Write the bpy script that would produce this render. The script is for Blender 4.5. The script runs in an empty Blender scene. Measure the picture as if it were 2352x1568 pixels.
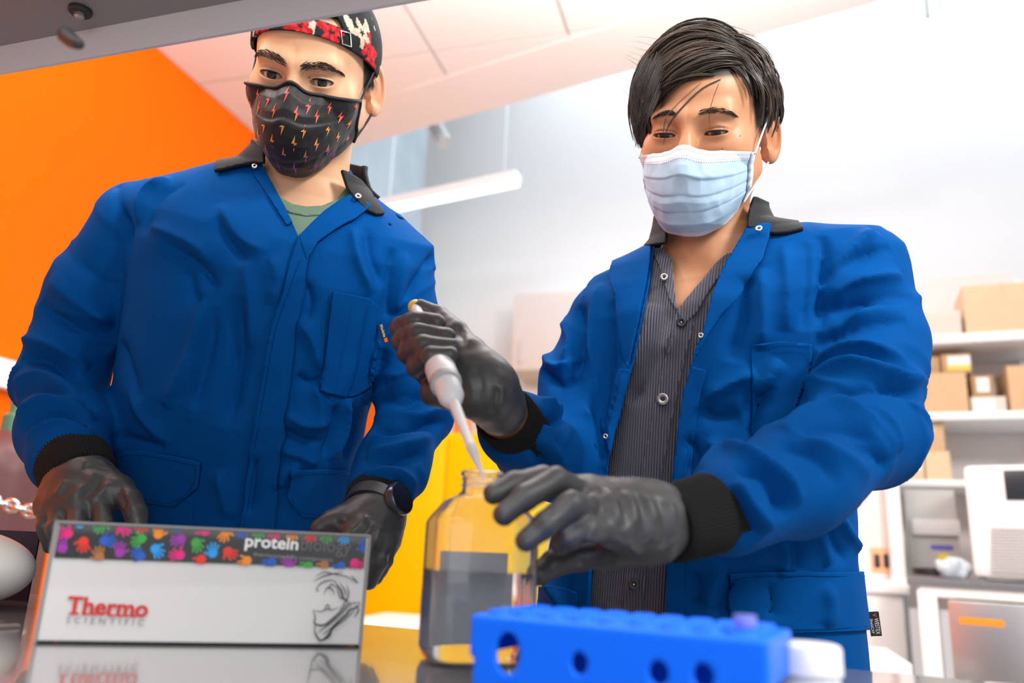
import bpy, bmesh, math, random
import numpy as np
from mathutils import Vector, Matrix

random.seed(7)
RNG = np.random.default_rng(11)
SC = bpy.context.scene
COL = SC.collection
F32 = np.float32

# ------------------------------------------------------------------ camera
FPX, PITCH, YAW, ROLL = 1800.0, math.radians(14.5), math.radians(16.3), math.radians(2.5)
CAM = np.array([0.0, 0.0, 1.03])
FWD = np.array([-math.sin(YAW) * math.cos(PITCH), math.cos(YAW) * math.cos(PITCH), math.sin(PITCH)])
_r0 = np.array([math.cos(YAW), math.sin(YAW), 0.0])
_u0 = np.cross(_r0, FWD)
RGT = _r0 * math.cos(ROLL) + _u0 * math.sin(ROLL)
UPV = -_r0 * math.sin(ROLL) + _u0 * math.cos(ROLL)
CB = np.stack([RGT, FWD, UPV], 1)          # camera frame (right, depth, up) -> world

cd = bpy.data.cameras.new('camera')
cam = bpy.data.objects.new('camera', cd)
COL.objects.link(cam)
cam.matrix_world = Matrix(((RGT[0], UPV[0], -FWD[0], CAM[0]), (RGT[1], UPV[1], -FWD[1], CAM[1]),
                           (RGT[2], UPV[2], -FWD[2], CAM[2]), (0, 0, 0, 1)))
cd.sensor_width = 36.0
cd.lens = FPX / 2352.0 * 36.0
cd.clip_start = 0.02
cd.clip_end = 100
cd.dof.use_dof = True
cd.dof.focus_distance = 1.0
cd.dof.aperture_fstop = 2.8
SC.camera = cam

# ------------------------------------------------------------------ light
SC.view_settings.view_transform = 'Standard'
SC.view_settings.look = 'None'
SC.view_settings.gamma = 1.0
SC.view_settings.exposure = -0.58
SC.view_settings.use_curve_mapping = False
world = bpy.data.worlds.new('daylight')
SC.world = world
world.use_nodes = True
world.node_tree.nodes['Background'].inputs['Color'].default_value = (0.93, 0.96, 1.0, 1)
world.node_tree.nodes['Background'].inputs['Strength'].default_value = 0.47

def area(name, loc, target, sx, sy, power, color=(1, 1, 1)):
    ld = bpy.data.lights.new(name, 'AREA')
    ld.shape = 'RECTANGLE'
    ld.size, ld.size_y, ld.energy, ld.color = sx, sy, power, color
    o = bpy.data.objects.new(name, ld)
    COL.objects.link(o)
    o.location = loc
    d = Vector(target) - Vector(loc)
    o.rotation_euler = d.to_track_quat('-Z', 'Y').to_euler()
    return o

# luminaires of the room: over the bench, at the sides and back, atrium skylight; plus added unseen fill lights
area('ceiling_light_bench', (-0.3, -0.4, 2.95), (-0.2, 1.1, 1.4), 2.0, 0.6, 48, (1.0, 0.98, 0.95))
area('ceiling_light_right', (1.75, -0.1, 2.7), (0.0, 1.1, 1.2), 0.55, 0.55, 112, (1.0, 0.98, 0.96))
area('fill_behind_camera', (0.75, -1.7, 1.65), (-0.15, 1.1, 1.1), 1.8, 1.3, 34, (0.97, 0.98, 1.0))  # added unseen fill light, brightens the lower coats from the front
area('ceiling_light_left', (-1.5, 0.4, 3.0), (-1.2, 1.3, 1.0), 0.5, 1.6, 52, (1.0, 0.97, 0.93))
area('fill_uplight', (-0.7, 1.62, 2.62), (-0.9, 2.0, 3.6), 2.4, 0.3, 44, (1.0, 0.98, 0.96))  # added light without a lamp body, brightens the ceiling
area('fill_downlight', (-0.3, 1.62, 2.58), (-0.2, 1.35, 0.0), 2.4, 0.3, 36, (1.0, 0.98, 0.96))  # added light without a lamp body, rims shoulders and hair from above
area('ceiling_light_back', (0.6, 3.1, 3.9), (0.4, 2.6, 0.0), 3.0, 0.6, 42, (1.0, 0.98, 0.96))
area('skylight', (1.0, 4.6, 5.2), (1.0, 4.6, 0.0), 5.0, 2.2, 190, (0.86, 0.94, 1.0))

def P(x, y, d):
    """Point seen at pixel (x, y), d metres in front of the camera plane."""
    return CAM + d * (FWD + (x - 1176.0) / FPX * RGT - (y - 784.0) / FPX * UPV)

def PZ(x, y, z):
    D = FWD + (x - 1176.0) / FPX * RGT - (y - 784.0) / FPX * UPV
    return CAM + (z - CAM[2]) / D[2] * D

def project(V):
    q = (V - CAM) @ CB
    d = np.maximum(q[:, 1], 1e-4)
    return np.stack([1176.0 + FPX * q[:, 0] / d, 784.0 - FPX * q[:, 2] / d], 1), q[:, 1]

# ------------------------------------------------------------------ materials
MATS = {}

def mat(name, color=(0.5, 0.5, 0.5), rough=0.5, metal=0.0, spec=0.5, bump=None, vary=None, vcol=False,
        trans=0.0, ior=1.45, bump2=None, emit=None, sheen=0.0, coat=0.0, sss=0.0, alpha=1.0, aniso=0.0):
    """bump = (scale, strength, distance), vary = (scale, amount): fine relief and slight colour change."""
    if name in MATS:
        return MATS[name]
    m = bpy.data.materials.new(name)
    m.use_nodes = True
    nt = m.node_tree
    b = nt.nodes['Principled BSDF']
    S = b.inputs
    S['Base Color'].default_value = (*color, 1)
    S['Roughness'].default_value = rough
    S['Metallic'].default_value = metal
    S['Specular IOR Level'].default_value = spec
    S['IOR'].default_value = ior
    S['Transmission Weight'].default_value = trans
    S['Sheen Weight'].default_value = sheen
    S['Coat Weight'].default_value = coat
    S['Alpha'].default_value = alpha
    S['Anisotropic'].default_value = aniso
    if sss:
        S['Subsurface Weight'].default_value = sss
        S['Subsurface Radius'].default_value = (1.0, 0.35, 0.18)
        S['Subsurface Scale'].default_value = 0.006
    if emit:
        S['Emission Color'].default_value = (*emit[0], 1)
        S['Emission Strength'].default_value = emit[1]
    tc = nt.nodes.new('ShaderNodeTexCoord')
    src = None
    if vcol:
        a = nt.nodes.new('ShaderNodeVertexColor')
        a.layer_name = 'Col'
        src = a.outputs['Color']
        nt.links.new(src, S['Base Color'])
    if vary:
        n = nt.nodes.new('ShaderNodeTexNoise')
        n.inputs['Scale'].default_value = vary[0]
        n.inputs['Detail'].default_value = 4
        nt.links.new(tc.outputs['Object'], n.inputs['Vector'])
        hs = nt.nodes.new('ShaderNodeMapRange')
        hs.inputs['To Min'].default_value = 1 - vary[1]
        hs.inputs['To Max'].default_value = 1 + vary[1]
        nt.links.new(n.outputs['Fac'], hs.inputs['Value'])
        mx = nt.nodes.new('ShaderNodeVectorMath')
        mx.operation = 'SCALE'
        if src is None:
            mx.inputs[0].default_value = color
        else:
            nt.links.new(src, mx.inputs[0])
        nt.links.new(hs.outputs['Result'], mx.inputs['Scale'])
        nt.links.new(mx.outputs['Vector'], S['Base Color'])
    if bump:
        n = nt.nodes.new('ShaderNodeTexNoise')
        n.inputs['Scale'].default_value = bump[0]
        n.inputs['Detail'].default_value = 3
        nt.links.new(tc.outputs['Object'], n.inputs['Vector'])
        bp = nt.nodes.new('ShaderNodeBump')
        bp.inputs['Strength'].default_value = bump[1]
        bp.inputs['Distance'].default_value = bump[2]
        nt.links.new(n.outputs['Fac'], bp.inputs['Height'])
        if bump2:
            n2 = nt.nodes.new('ShaderNodeTexNoise')
            n2.noise_type = 'RIDGED_MULTIFRACTAL'
            n2.inputs['Scale'].default_value = bump2[0]
            n2.inputs['Detail'].default_value = 2
            n2.inputs['Distortion'].default_value = 0.4
            mp = nt.nodes.new('ShaderNodeMapping')
            mp.inputs['Scale'].default_value = (1, 1, .45)
            nt.links.new(tc.outputs['Object'], mp.inputs['Vector'])
            nt.links.new(mp.outputs['Vector'], n2.inputs['Vector'])
            b2 = nt.nodes.new('ShaderNodeBump')
            b2.inputs['Strength'].default_value = bump2[1]
            b2.inputs['Distance'].default_value = bump2[2]
            nt.links.new(n2.outputs['Fac'], b2.inputs['Height'])
            nt.links.new(b2.outputs['Normal'], bp.inputs['Normal'])
        nt.links.new(bp.outputs['Normal'], S['Normal'])
    MATS[name] = m
    return m

# ------------------------------------------------------------------ objects
def new_mesh(name, V, F, m, parent=None, cols=None, smooth=True):
    """One mesh object from vertex and face arrays (faces: int array or list of tuples)."""
    me = bpy.data.meshes.new(name)
    V = np.asarray(V, float)
    if isinstance(F, np.ndarray):
        k = F.shape[1]
        me.vertices.add(len(V))
        me.vertices.foreach_set('co', V.astype(F32).ravel())
        me.loops.add(F.size)
        me.loops.foreach_set('vertex_index', F.astype(np.int32).ravel())
        me.polygons.add(len(F))
        me.polygons.foreach_set('loop_start', np.arange(0, F.size, k, dtype=np.int32))
        me.update(calc_edges=True)
    else:
        me.from_pydata(V.tolist(), [], [tuple(int(i) for i in f) for f in F])
        me.update()
    if smooth:
        me.polygons.foreach_set('use_smooth', np.ones(len(me.polygons), bool))
    if cols is not None:
        a = me.color_attributes.new('Col', 'FLOAT_COLOR', 'POINT')
        c4 = np.ones((len(V), 4), F32)
        c4[:, :3] = cols
        a.data.foreach_set('color', c4.ravel())
    if m is not None:
        me.materials.append(m)
    o = bpy.data.objects.new(name, me)
    COL.objects.link(o)
    if parent is not None:
        o.parent = parent
        bpy.context.view_layer.update()
        o.matrix_parent_inverse = parent.matrix_world.inverted()
    return o

def tag(o, label=None, cat=None, group=None, kind=None):
    for k, v in (('label', label), ('category', cat), ('group', group), ('kind', kind)):
        if v:
            o[k] = v
    return o

def thing(name, loc, label, cat, group=None):
    o = bpy.data.objects.new(name, None)
    o.empty_display_size = 0.05
    COL.objects.link(o)
    o.location = Vector(loc)
    bpy.context.view_layer.update()
    return tag(o, label, cat, group)

class MB:
    """Collects simple solids into one mesh."""
    def __init__(s):
        s.V, s.F = [], []
    def add(s, V, F):
        n = len(s.V)
        s.V += [tuple(map(float, v)) for v in V]
        s.F += [tuple(i + n for i in f) for f in F]
        return s
    def box(s, c, size, M=None, bev=0.0):
        bm = bmesh.new()
        bmesh.ops.create_cube(bm, size=1.0)
        bmesh.ops.scale(bm, vec=size, verts=bm.verts)
        if bev:
            bmesh.ops.bevel(bm, geom=list(bm.edges), offset=bev, segments=2, affect='EDGES', profile=0.6)
        V = np.array([v.co[:] for v in bm.verts])
        bm.verts.index_update()
        Fs = [[v.index for v in f.verts] for f in bm.faces]
        bm.free()
        if M is not None:
            V = V @ np.asarray(M).T
        return s.add(V + np.asarray(c), Fs)
    def prism(s, poly, axis_pts, caps=True):
        """poly: list of 3-D points; extruded by vector axis_pts."""
        n = len(poly)
        A = np.asarray(poly, float)
        B = A + np.asarray(axis_pts, float)
        Fs = [(i, (i + 1) % n, (i + 1) % n + n, i + n) for i in range(n)]
        if caps:
            Fs += [tuple(range(n - 1, -1, -1)), tuple(range(n, 2 * n))]
        return s.add(np.vstack([A, B]), Fs)
    def lathe(s, prof, c, M=None, n=40, caps=True, squash=None):
        """prof: list of (radius, height) along local z."""
        V, Fs = [], []
        for r, z in prof:
            for k in range(n):
                a = 2 * math.pi * k / n
                V.append((r * math.cos(a), r * math.sin(a), z))
        m = len(prof)
        for i in range(m - 1):
            for k in range(n):
                k2 = (k + 1) % n
                Fs.append((i * n + k, i * n + k2, (i + 1) * n + k2, (i + 1) * n + k))
        if caps:
            Fs.append(tuple(range(n - 1, -1, -1)))
            Fs.append(tuple((m - 1) * n + k for k in range(n)))
        V = np.array(V)
        if M is not None:
            V = V @ np.asarray(M).T
        return s.add(V + np.asarray(c), Fs)
    def tube(s, pts, r, n=8, closed=False, caps=True):
        V, Fs = tube(pts, r, n, closed, caps)
        return s.add(V, Fs)
    def build(s, name, m, parent=None, smooth=False, auto=True):
        o = new_mesh(name, s.V, s.F, m, parent, smooth=smooth)
        return o

def smooth_by_angle(o, deg=35):
    """Hard edges stay sharp, round ones shade smooth."""
    me = o.data
    me.polygons.foreach_set('use_smooth', np.ones(len(me.polygons), bool))
    bm = bmesh.new()
    bm.from_mesh(me)
    for e in bm.edges:
        if len(e.link_faces) == 2 and e.calc_face_angle(0) > math.radians(deg):
            e.smooth = False
    bm.to_mesh(me)
    bm.free()
    return o

def unit(v):
    v = np.asarray(v, float)
    return v / (np.linalg.norm(v) + 1e-12)

def frame(z, x=None):
    """3x3 matrix whose columns are x, y, z axes with z along the vector."""
    z = unit(z)
    if x is None:
        x = (1, 0, 0) if abs(z[0]) < 0.8 else (0, 1, 0)
    x = np.asarray(x, float)
    x = unit(x - z * np.dot(x, z))
    return np.stack([x, np.cross(z, x), z], 1)

def tube(pts, r, n=8, closed=False, caps=True):
    pts = np.asarray(pts, float)
    m = len(pts)
    r = np.broadcast_to(np.asarray(r, float), (m,))
    V, Fs = [], []
    prev = None
    for i in range(m):
        if closed:
            t = pts[(i + 1) % m] - pts[i - 1]
        else:
            t = pts[min(i + 1, m - 1)] - pts[max(i - 1, 0)]
        M = frame(t, prev)
        prev = M[:, 0]
        for k in range(n):
            a = 2 * math.pi * k / n
            V.append(pts[i] + r[i] * (math.cos(a) * M[:, 0] + math.sin(a) * M[:, 1]))
    for i in range(m if closed else m - 1):
        j = (i + 1) % m
        for k in range(n):
            k2 = (k + 1) % n
            Fs.append((i * n + k, i * n + k2, j * n + k2, j * n + k))
    if caps and not closed:
        Fs.append(tuple(range(n - 1, -1, -1)))
        Fs.append(tuple((m - 1) * n + k for k in range(n)))
    return np.array(V), Fs

def catmull(pts, n):
    """Resample a polyline as a smooth curve with n points."""
    p = np.asarray(pts, float)
    p = np.vstack([2 * p[0] - p[1], p, 2 * p[-1] - p[-2]])
    m = len(p) - 3
    t = np.linspace(0, m - 1e-6, n)
    i = t.astype(int)
    u = (t - i)[:, None]
    a, b, c, d = p[i], p[i + 1], p[i + 2], p[i + 3]
    return 0.5 * (2 * b + (c - a) * u + (2 * a - 5 * b + 4 * c - d) * u ** 2 + (3 * b - a - 3 * c + d) * u ** 3)

def grid_faces(nu, nv):
    i = np.arange(nu - 1)[:, None] * nv + np.arange(nv - 1)[None, :]
    i = i.ravel()
    return np.stack([i, i + 1, i + nv + 1, i + nv], 1)

def vnormals(V, F):
    a, b, c = V[F[:, 0]], V[F[:, 1]], V[F[:, 2]]
    fn = np.cross(b - a, c - a)
    if F.shape[1] == 4:
        d = V[F[:, 3]]
        fn = np.cross(c - a, d - b)
    N = np.zeros_like(V)
    for k in range(F.shape[1]):
        for ax in range(3):
            N[:, ax] += np.bincount(F[:, k], fn[:, ax], minlength=len(V))
    return N / (np.linalg.norm(N, axis=1, keepdims=True) + 1e-12)

def solid(V, F, N, t):
    """Give an open surface thickness t behind it."""
    n = len(V)
    k = F.shape[1]
    V2 = np.vstack([V, V - N * t])
    back = F[:, ::-1] + n
    e = np.concatenate([np.stack([F[:, i], F[:, (i + 1) % k]], 1) for i in range(k)])
    key = np.sort(e, 1)
    key = key[:, 0].astype(np.int64) * (n + 1) + key[:, 1]
    u, idx, cnt = np.unique(key, return_index=True, return_counts=True)
    be = e[idx[cnt == 1]]
    side = np.stack([be[:, 1], be[:, 0], be[:, 0] + n, be[:, 1] + n], 1)
    if k == 3:
        side = np.vstack([side[:, [0, 1, 2]], side[:, [0, 2, 3]]])
    return V2, np.vstack([F, back, side])

def tris(F):
    return np.vstack([F[:, [0, 1, 2]], F[:, [0, 2, 3]]]) if F.shape[1] == 4 else F

def clip(V, F, g, extra=()):
    """Keep g < 0, cutting triangles cleanly along g = 0. extra: per-vertex arrays to interpolate."""
    F = tris(F)
    ins = g < 0
    cnt = ins[F].sum(1)
    keep = [F[cnt == 3]]
    A = [V] + [np.asarray(x, float) for x in extra]
    A = [a if a.ndim > 1 else a[:, None] for a in A]
    W = np.hstack(A)
    newW = [W]
    nid = len(W)
    cache_e, cache_i = [], []
    def cut(i, j):
        nonlocal nid
        t = g[i] / (g[i] - g[j])
        w = W[i] + (W[j] - W[i]) * t[:, None]
        # identical cut points share one index
        lo, hi = np.minimum(i, j), np.maximum(i, j)
        key = lo.astype(np.int64) * len(W) + hi
        cache_e.append(key)
        newW.append(w)
        ids = np.arange(nid, nid + len(i))
        cache_i.append(ids)
        nid += len(i)
        return ids
    for want in (1, 2):
        f = F[cnt == want]
        if not len(f):
            continue
        s = ins[f] if want == 1 else ~ins[f]
        k = np.argmax(s, 1)
        r = np.arange(len(f))
        a, b, c = f[r, k], f[r, (k + 1) % 3], f[r, (k + 2) % 3]
        ab, ac = cut(a, b), cut(a, c)
        if want == 1:
            keep.append(np.stack([a, ab, ac], 1))
        else:
            keep.append(np.stack([ab, b, c], 1))
            keep.append(np.stack([ab, c, ac], 1))
    W = np.vstack(newW)
    Fo = np.vstack(keep).astype(np.int64)
    remap = np.arange(len(W))
    if cache_e:
        ke, ki = np.concatenate(cache_e), np.concatenate(cache_i)
        u, first, inv = np.unique(ke, return_index=True, return_inverse=True)
        remap[ki] = ki[first][inv]
    Fo = remap[Fo]
    Fo = Fo[(Fo[:, 0] != Fo[:, 1]) & (Fo[:, 1] != Fo[:, 2]) & (Fo[:, 0] != Fo[:, 2])]
    used, inv = np.unique(Fo, return_inverse=True)
    Fo = inv.reshape(-1, 3)
    W = W[used]
    outs, p = [], 0
    for a in A:
        outs.append(W[:, p:p + a.shape[1]])
        p += a.shape[1]
    return outs, Fo

def polysd(Q, poly):
    """Signed distance of 2-D points to a polygon (negative inside)."""
    poly = np.asarray(poly, float)
    d = np.full(len(Q), 1e18)
    ins = np.zeros(len(Q), bool)
    n = len(poly)
    for i in range(n):
        a, b = poly[i], poly[(i + 1) % n]
        e = b - a
        w = Q - a
        t = np.clip((w @ e) / (e @ e + 1e-12), 0, 1)
        q = w - t[:, None] * e
        d = np.minimum(d, (q ** 2).sum(1))
        c = (a[1] > Q[:, 1]) != (b[1] > Q[:, 1])
        with np.errstate(divide='ignore', invalid='ignore'):
            xi = (b[0] - a[0]) * (Q[:, 1] - a[1]) / (b[1] - a[1] + 1e-15) + a[0]
        ins ^= c & (Q[:, 0] < xi)
    return np.where(ins, -1, 1) * np.sqrt(d)

# ------------------------------------------------------------------ distance fields
def smin(a, b, k):
    h = np.maximum(k - np.abs(a - b), 0) / k
    return np.minimum(a, b) - h * h * k * 0.25

def smax(a, b, k):
    return -smin(-a, -b, k)

def ell(p, c, r):
    q = p - np.asarray(c, F32)
    r = np.asarray(r, F32)
    k0 = np.sqrt(((q / r) ** 2).sum(1))
    k1 = np.sqrt(((q / (r * r)) ** 2).sum(1)) + 1e-9
    return k0 * (k0 - 1) / k1

def cone(p, a, b, r1, r2):
    """Capsule tapering from radius r1 at a to r2 at b."""
    a = np.asarray(a, F32)
    ba = np.asarray(b, F32) - a
    q = p - a
    t = np.clip((q @ ba) / (ba @ ba + 1e-9), 0, 1)
    d = q - t[:, None] * ba
    return np.sqrt((d * d).sum(1)) - (r1 + (r2 - r1) * t)

def chain(p, pts, rs, k=0.004):
    d = None
    for i in range(len(pts) - 1):
        e = cone(p, pts[i], pts[i + 1], rs[i], rs[i + 1])
        d = e if d is None else smin(d, e, k)
    return d

def mesh_sdf(f, lo, hi, h, newton=1):
    """Sparse surface nets of f = 0 inside the box; returns V, quads."""
    lo, hi = np.asarray(lo, float), np.asarray(hi, float)
    B = 8
    H = h * B
    nb = np.maximum(np.ceil((hi - lo) / H).astype(int), 1)
    g = np.stack(np.meshgrid(*[np.arange(n) for n in nb], indexing='ij'), -1).reshape(-1, 3)
    d = f((lo + (g + 0.5) * H).astype(F32))
    g = g[np.abs(d) < H * 1.25]
    o9 = np.stack(np.meshgrid(*[np.arange(B + 1)] * 3, indexing='ij'), -1).reshape(-1, 3)
    vals = np.empty((len(g), 9, 9, 9), F32)
    step = 400
    for s in range(0, len(g), step):
        gg = g[s:s + step]
        pts = (lo + (gg[:, None, :] * B + o9[None]) * h).reshape(-1, 3).astype(F32)
        vals[s:s + step] = f(pts).reshape(-1, 9, 9, 9)
    neg = vals < 0
    cnt = np.zeros((len(g), 8, 8, 8), np.int8)
    for i in (0, 1):
        for j in (0, 1):
            for k in (0, 1):
                cnt += neg[:, i:i + 8, j:j + 8, k:k + 8]
    act = np.argwhere((cnt > 0) & (cnt < 8))
    bi, c = act[:, 0], act[:, 1:]
    corner = {}
    for i in (0, 1):
        for j in (0, 1):
            for k in (0, 1):
                corner[i, j, k] = vals[bi, c[:, 0] + i, c[:, 1] + j, c[:, 2] + k]
    acc = np.zeros((len(act), 3))
    num = np.zeros(len(act))
    for ax in range(3):
        for u in (0, 1):
            for v in (0, 1):
                a = [u, v]
                a.insert(ax, 0)
                b = [u, v]
                b.insert(ax, 1)
                va, vb = corner[tuple(a)], corner[tuple(b)]
                m = (va < 0) != (vb < 0)
                t = va / np.where(m, va - vb, 1)
                q = np.array(a, float)[None] + t[:, None] * (np.array(b) - np.array(a))[None]
                acc += np.where(m[:, None], q, 0)
                num += m
    gc = g[bi] * B + c
    V = lo + (gc + acc / np.maximum(num, 1)[:, None]) * h
    NX = nb * B + 3
    gk = lambda q: ((q[:, 0] + 1) * NX[1] + (q[:, 1] + 1)) * NX[2] + q[:, 2] + 1
    key = gk(gc)
    order = np.argsort(key)
    ks = key[order]
    quads = []
    for ax in range(3):
        b = [0, 0, 0]
        b[ax] = 1
        va, vb = corner[0, 0, 0], corner[tuple(b)]
        m = (va < 0) != (vb < 0)
        u, v = [(1, 2), (2, 0), (0, 1)][ax]
        eu, ev = np.zeros(3, int), np.zeros(3, int)
        eu[u], ev[v] = 1, 1
        base = gc[m]
        ids, ok = [], np.ones(len(base), bool)
        for off in (0 * eu, -eu, -eu - ev, -ev):
            kk = gk(base + off)
            pos = np.clip(np.searchsorted(ks, kk), 0, len(ks) - 1)
            ok &= ks[pos] == kk
            ids.append(order[pos])
        q = np.stack(ids, 1)
        flip = ~(va[m] < 0)
        q[flip] = q[flip][:, ::-1]
        quads.append(q[ok])
    Fq = np.vstack(quads)
    for _ in range(newton):
        e = h * 0.5
        p = V.astype(F32)
        d0 = f(p)
        G = np.stack([f(p + np.eye(3, dtype=F32)[i] * F32(e)) - d0 for i in range(3)], 1) / e
        V = V - np.clip(d0, -h, h)[:, None] * G / np.maximum((G * G).sum(1), 0.2)[:, None]
    return V, Fq

def relax(V, F, it=2, k=.5):
    """Laplacian smoothing."""
    n = len(V)
    a = np.concatenate([F[:, i] for i in range(F.shape[1])])
    b = np.concatenate([F[:, (i + 1) % F.shape[1]] for i in range(F.shape[1])])
    i_, j_ = np.concatenate([a, b]), np.concatenate([b, a])
    cnt = np.maximum(np.bincount(i_, minlength=n), 1)[:, None]
    for _ in range(it):
        m = np.stack([np.bincount(i_, V[j_, c], minlength=n) for c in range(3)], 1) / cnt
        V = V + (m - V) * k
    return V

def vnoise(p, seed=0):
    """Smooth value noise in [-1, 1]."""
    p = np.asarray(p, float)
    i = np.floor(p).astype(np.int64)
    u = p - i
    u = u * u * (3 - 2 * u)
    out = 0
    for dx in (0, 1):
        for dy in (0, 1):
            for dz in (0, 1):
                h = (i[:, 0] + dx) * 374761393 + (i[:, 1] + dy) * 668265263 + (i[:, 2] + dz) * 2147483647 + seed * 1274126177
                h = (h ^ (h >> 13)) * 1274126177
                h = (h ^ (h >> 16)) & 0xFFFF
                w = (u[:, 0] if dx else 1 - u[:, 0]) * (u[:, 1] if dy else 1 - u[:, 1]) * (u[:, 2] if dz else 1 - u[:, 2])
                out = out + w * (h / 32767.5 - 1)
    return out
# ------------------------------------------------------------------ the room
def PX(x, y, X):
    D = FWD + (x - 1176.0) / FPX * RGT - (y - 784.0) / FPX * UPV
    return CAM + (X - CAM[0]) / D[0] * D

def PY(x, y, Y):
    D = FWD + (x - 1176.0) / FPX * RGT - (y - 784.0) / FPX * UPV
    return CAM + (Y - CAM[1]) / D[1] * D

def box_obj(name, lo, hi, m, parent=None, bev=0.0, **t):
    lo, hi = np.asarray(lo, float), np.asarray(hi, float)
    o = MB().box((lo + hi) / 2, hi - lo, bev=bev).build(name, m, parent)
    if bev:
        smooth_by_angle(o)
    return tag(o, **t) if t else o

M_WHITE = mat('white_paint', (0.82, 0.83, 0.84), 0.55, vary=(1.5, 0.03))
M_ORANGE = mat('orange_paint', (0.92, 0.150, 0.001), 0.6, spec=.1, vary=(0.8, 0.05))
M_TILE = mat('ceiling_tile', (0.88, 0.86, 0.84), 0.8, bump=(160, 0.15, 0.002), vary=(2.0, 0.03))
M_GRID = mat('ceiling_joint', (0.52, 0.46, 0.42), 0.8)
M_FLOOR = mat('floor_vinyl', (0.55, 0.54, 0.53), 0.4, vary=(3, 0.1))
M_CONC = mat('concrete', (0.42, 0.50, 0.56), 0.8, bump=(30, 0.3, 0.01), vary=(4, 0.2))

WX, CZ, BY = -2.43, 3.10, 5.4
box_obj('floor', (WX - 0.1, -1.8, -0.05), (4.2, BY + 0.1, 0.0), M_FLOOR, kind='structure', label='grey vinyl floor of the laboratory')
box_obj('wall_left', (WX - 0.1, -1.8, 0.0), (WX, 3.45, CZ), M_ORANGE, kind='structure', label='bright orange painted side wall')
box_obj('wall_left', (WX - 0.1, 3.45, 0.0), (WX, BY, 2.2), M_ORANGE, kind='structure', label='lower far end of the orange wall')
box_obj('wall_back', (WX - 0.1, BY, 0.0), (4.2, BY + 0.1, 5.4), M_WHITE, kind='structure', label='bright white back wall')
box_obj('wall_right', (4.1, 2.2, 0.0), (4.2, BY, 5.4), M_WHITE, kind='structure', label='white wall behind the storage shelves')
box_obj('trim_1', (WX, 3.45, 2.2), (WX + 0.25, 4.95, 5.4), M_CONC, kind='structure', label='blue grey board-marked concrete pier')
# suspended ceiling: it ends along a slanting edge, tiles clipped to it
SA, SB = PZ(830, 300, CZ)[:2], PZ(1950, 0, CZ)[:2]
def clip_poly(poly, a, b):
    n = np.array([-(b - a)[1], (b - a)[0]])      # keep the camera side
    out = []
    f = [np.dot(np.array(q) - a, n) for q in poly]
    s = math.copysign(1, np.dot(np.array([0.0, 0.0]) - a, n))
    f = [v * s for v in f]
    for i in range(len(poly)):
        j = (i + 1) % len(poly)
        if f[i] >= 0:
            out.append(poly[i])
        if (f[i] >= 0) != (f[j] >= 0):
            t = f[i] / (f[i] - f[j])
            out.append(tuple(np.array(poly[i]) + t * (np.array(poly[j]) - np.array(poly[i]))))
    return out
cp = clip_poly([(WX, -1.8), (2.6, -1.8), (2.6, 4.5), (WX, 4.5)], SA, SB)
ceiling = MB().prism([(x, y, CZ + 0.012) for x, y in cp], (0, 0, 0.12)).build('ceiling', M_GRID)
tag(ceiling, 'suspended ceiling of pale square tiles', kind='structure')
TS = 0.605
off = unit(np.append(SB - SA, 0))[:2]
nrm = np.array([off[1], -off[0]])
if np.dot(nrm, -SA) < 0:
    nrm = -nrm
SA2, SB2 = SA + nrm * 0.22, SB + nrm * 0.22
for i in range(8):
    for j in range(8):
        x0, y0 = -1.232 - 2 * TS + i * TS, 2.775 - 7 * TS + j * TS + TS
        x0c = max(x0, WX)
        q = [(x0c + 0.006, y0 + 0.006), (x0 + TS - 0.006, y0 + 0.006), (x0 + TS - 0.006, y0 + TS - 0.006), (x0c + 0.006, y0 + TS - 0.006)]
        q = clip_poly(q, SA2, SB2)
        if len(q) > 2 and x0 + TS > WX + 0.05:
            MB().prism([(x, y, CZ) for x, y in q], (0, 0, 0.015)).build('ceiling_tile', M_TILE, ceiling)
edge = [SA - off * 1.2, SB + off * 2.5]
q = [edge[0], edge[1], edge[1] + nrm * 0.34, edge[0] + nrm * 0.34]
q = [(max(x, WX), y) for x, y in q]
MB().prism([(x, y, CZ - 0.002) for x, y in q], (0, 0, 0.1)).build('border_panel', M_TILE, ceiling)
box_obj('ceiling', (WX, 2.2, 5.3), (4.2, BY + 0.1, 5.4), M_WHITE, kind='structure', label='high white ceiling beyond the suspended one')
# white raceway along the orange wall
z1, z0 = PX(20, 833, WX)[2], PX(20, 898, WX)[2]
box_obj('trim_2', (WX, 0.6, z0), (WX + 0.05, 4.6, z1), M_WHITE, kind='structure', label='white raceway strip along the orange wall')

# pendant lamps and services up in the high space
M_LAMP = mat('lamp_tube', (1, 1, 1), 0.5, emit=((1, 1, 1), 2.6))
M_ALU = mat('brushed_metal', (0.62, 0.64, 0.66), 0.35, metal=0.9)
M_PIPE = mat('grey_pipe', (0.42, 0.46, 0.48), 0.5)
def pendant(a, b, d, label):
    p0, p1 = P(*a, d), P(*b, d * 0.93)
    t = thing('pendant_lamp', (p0 + p1) / 2, label, 'lamp')
    Mx = frame(np.cross(unit(p1 - p0), (0, 0, 1)), p1 - p0)
    L = np.linalg.norm(p1 - p0)
    M = np.stack([unit(p1 - p0), np.cross((0, 0, 1), unit(p1 - p0)), (0, 0, 1)], 1)
    MB().box((p0 + p1) / 2 + np.array([0, 0, .03]), (L, 0.09, 0.05), M, 0.006).build('housing', M_WHITE, t)
    MB().box((p0 + p1) / 2, (L * 0.98, 0.07, 0.02), M).build('diffuser', M_LAMP, t)
    for s in (-0.4, 0.4):
        c = (p0 + p1) / 2 + unit(p1 - p0) * L * s
        MB().tube([c + np.array([0, 0, .05]), (c[0], c[1], 5.3)], 0.004, 6).build('suspension_wire', M_ALU, t)
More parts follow.
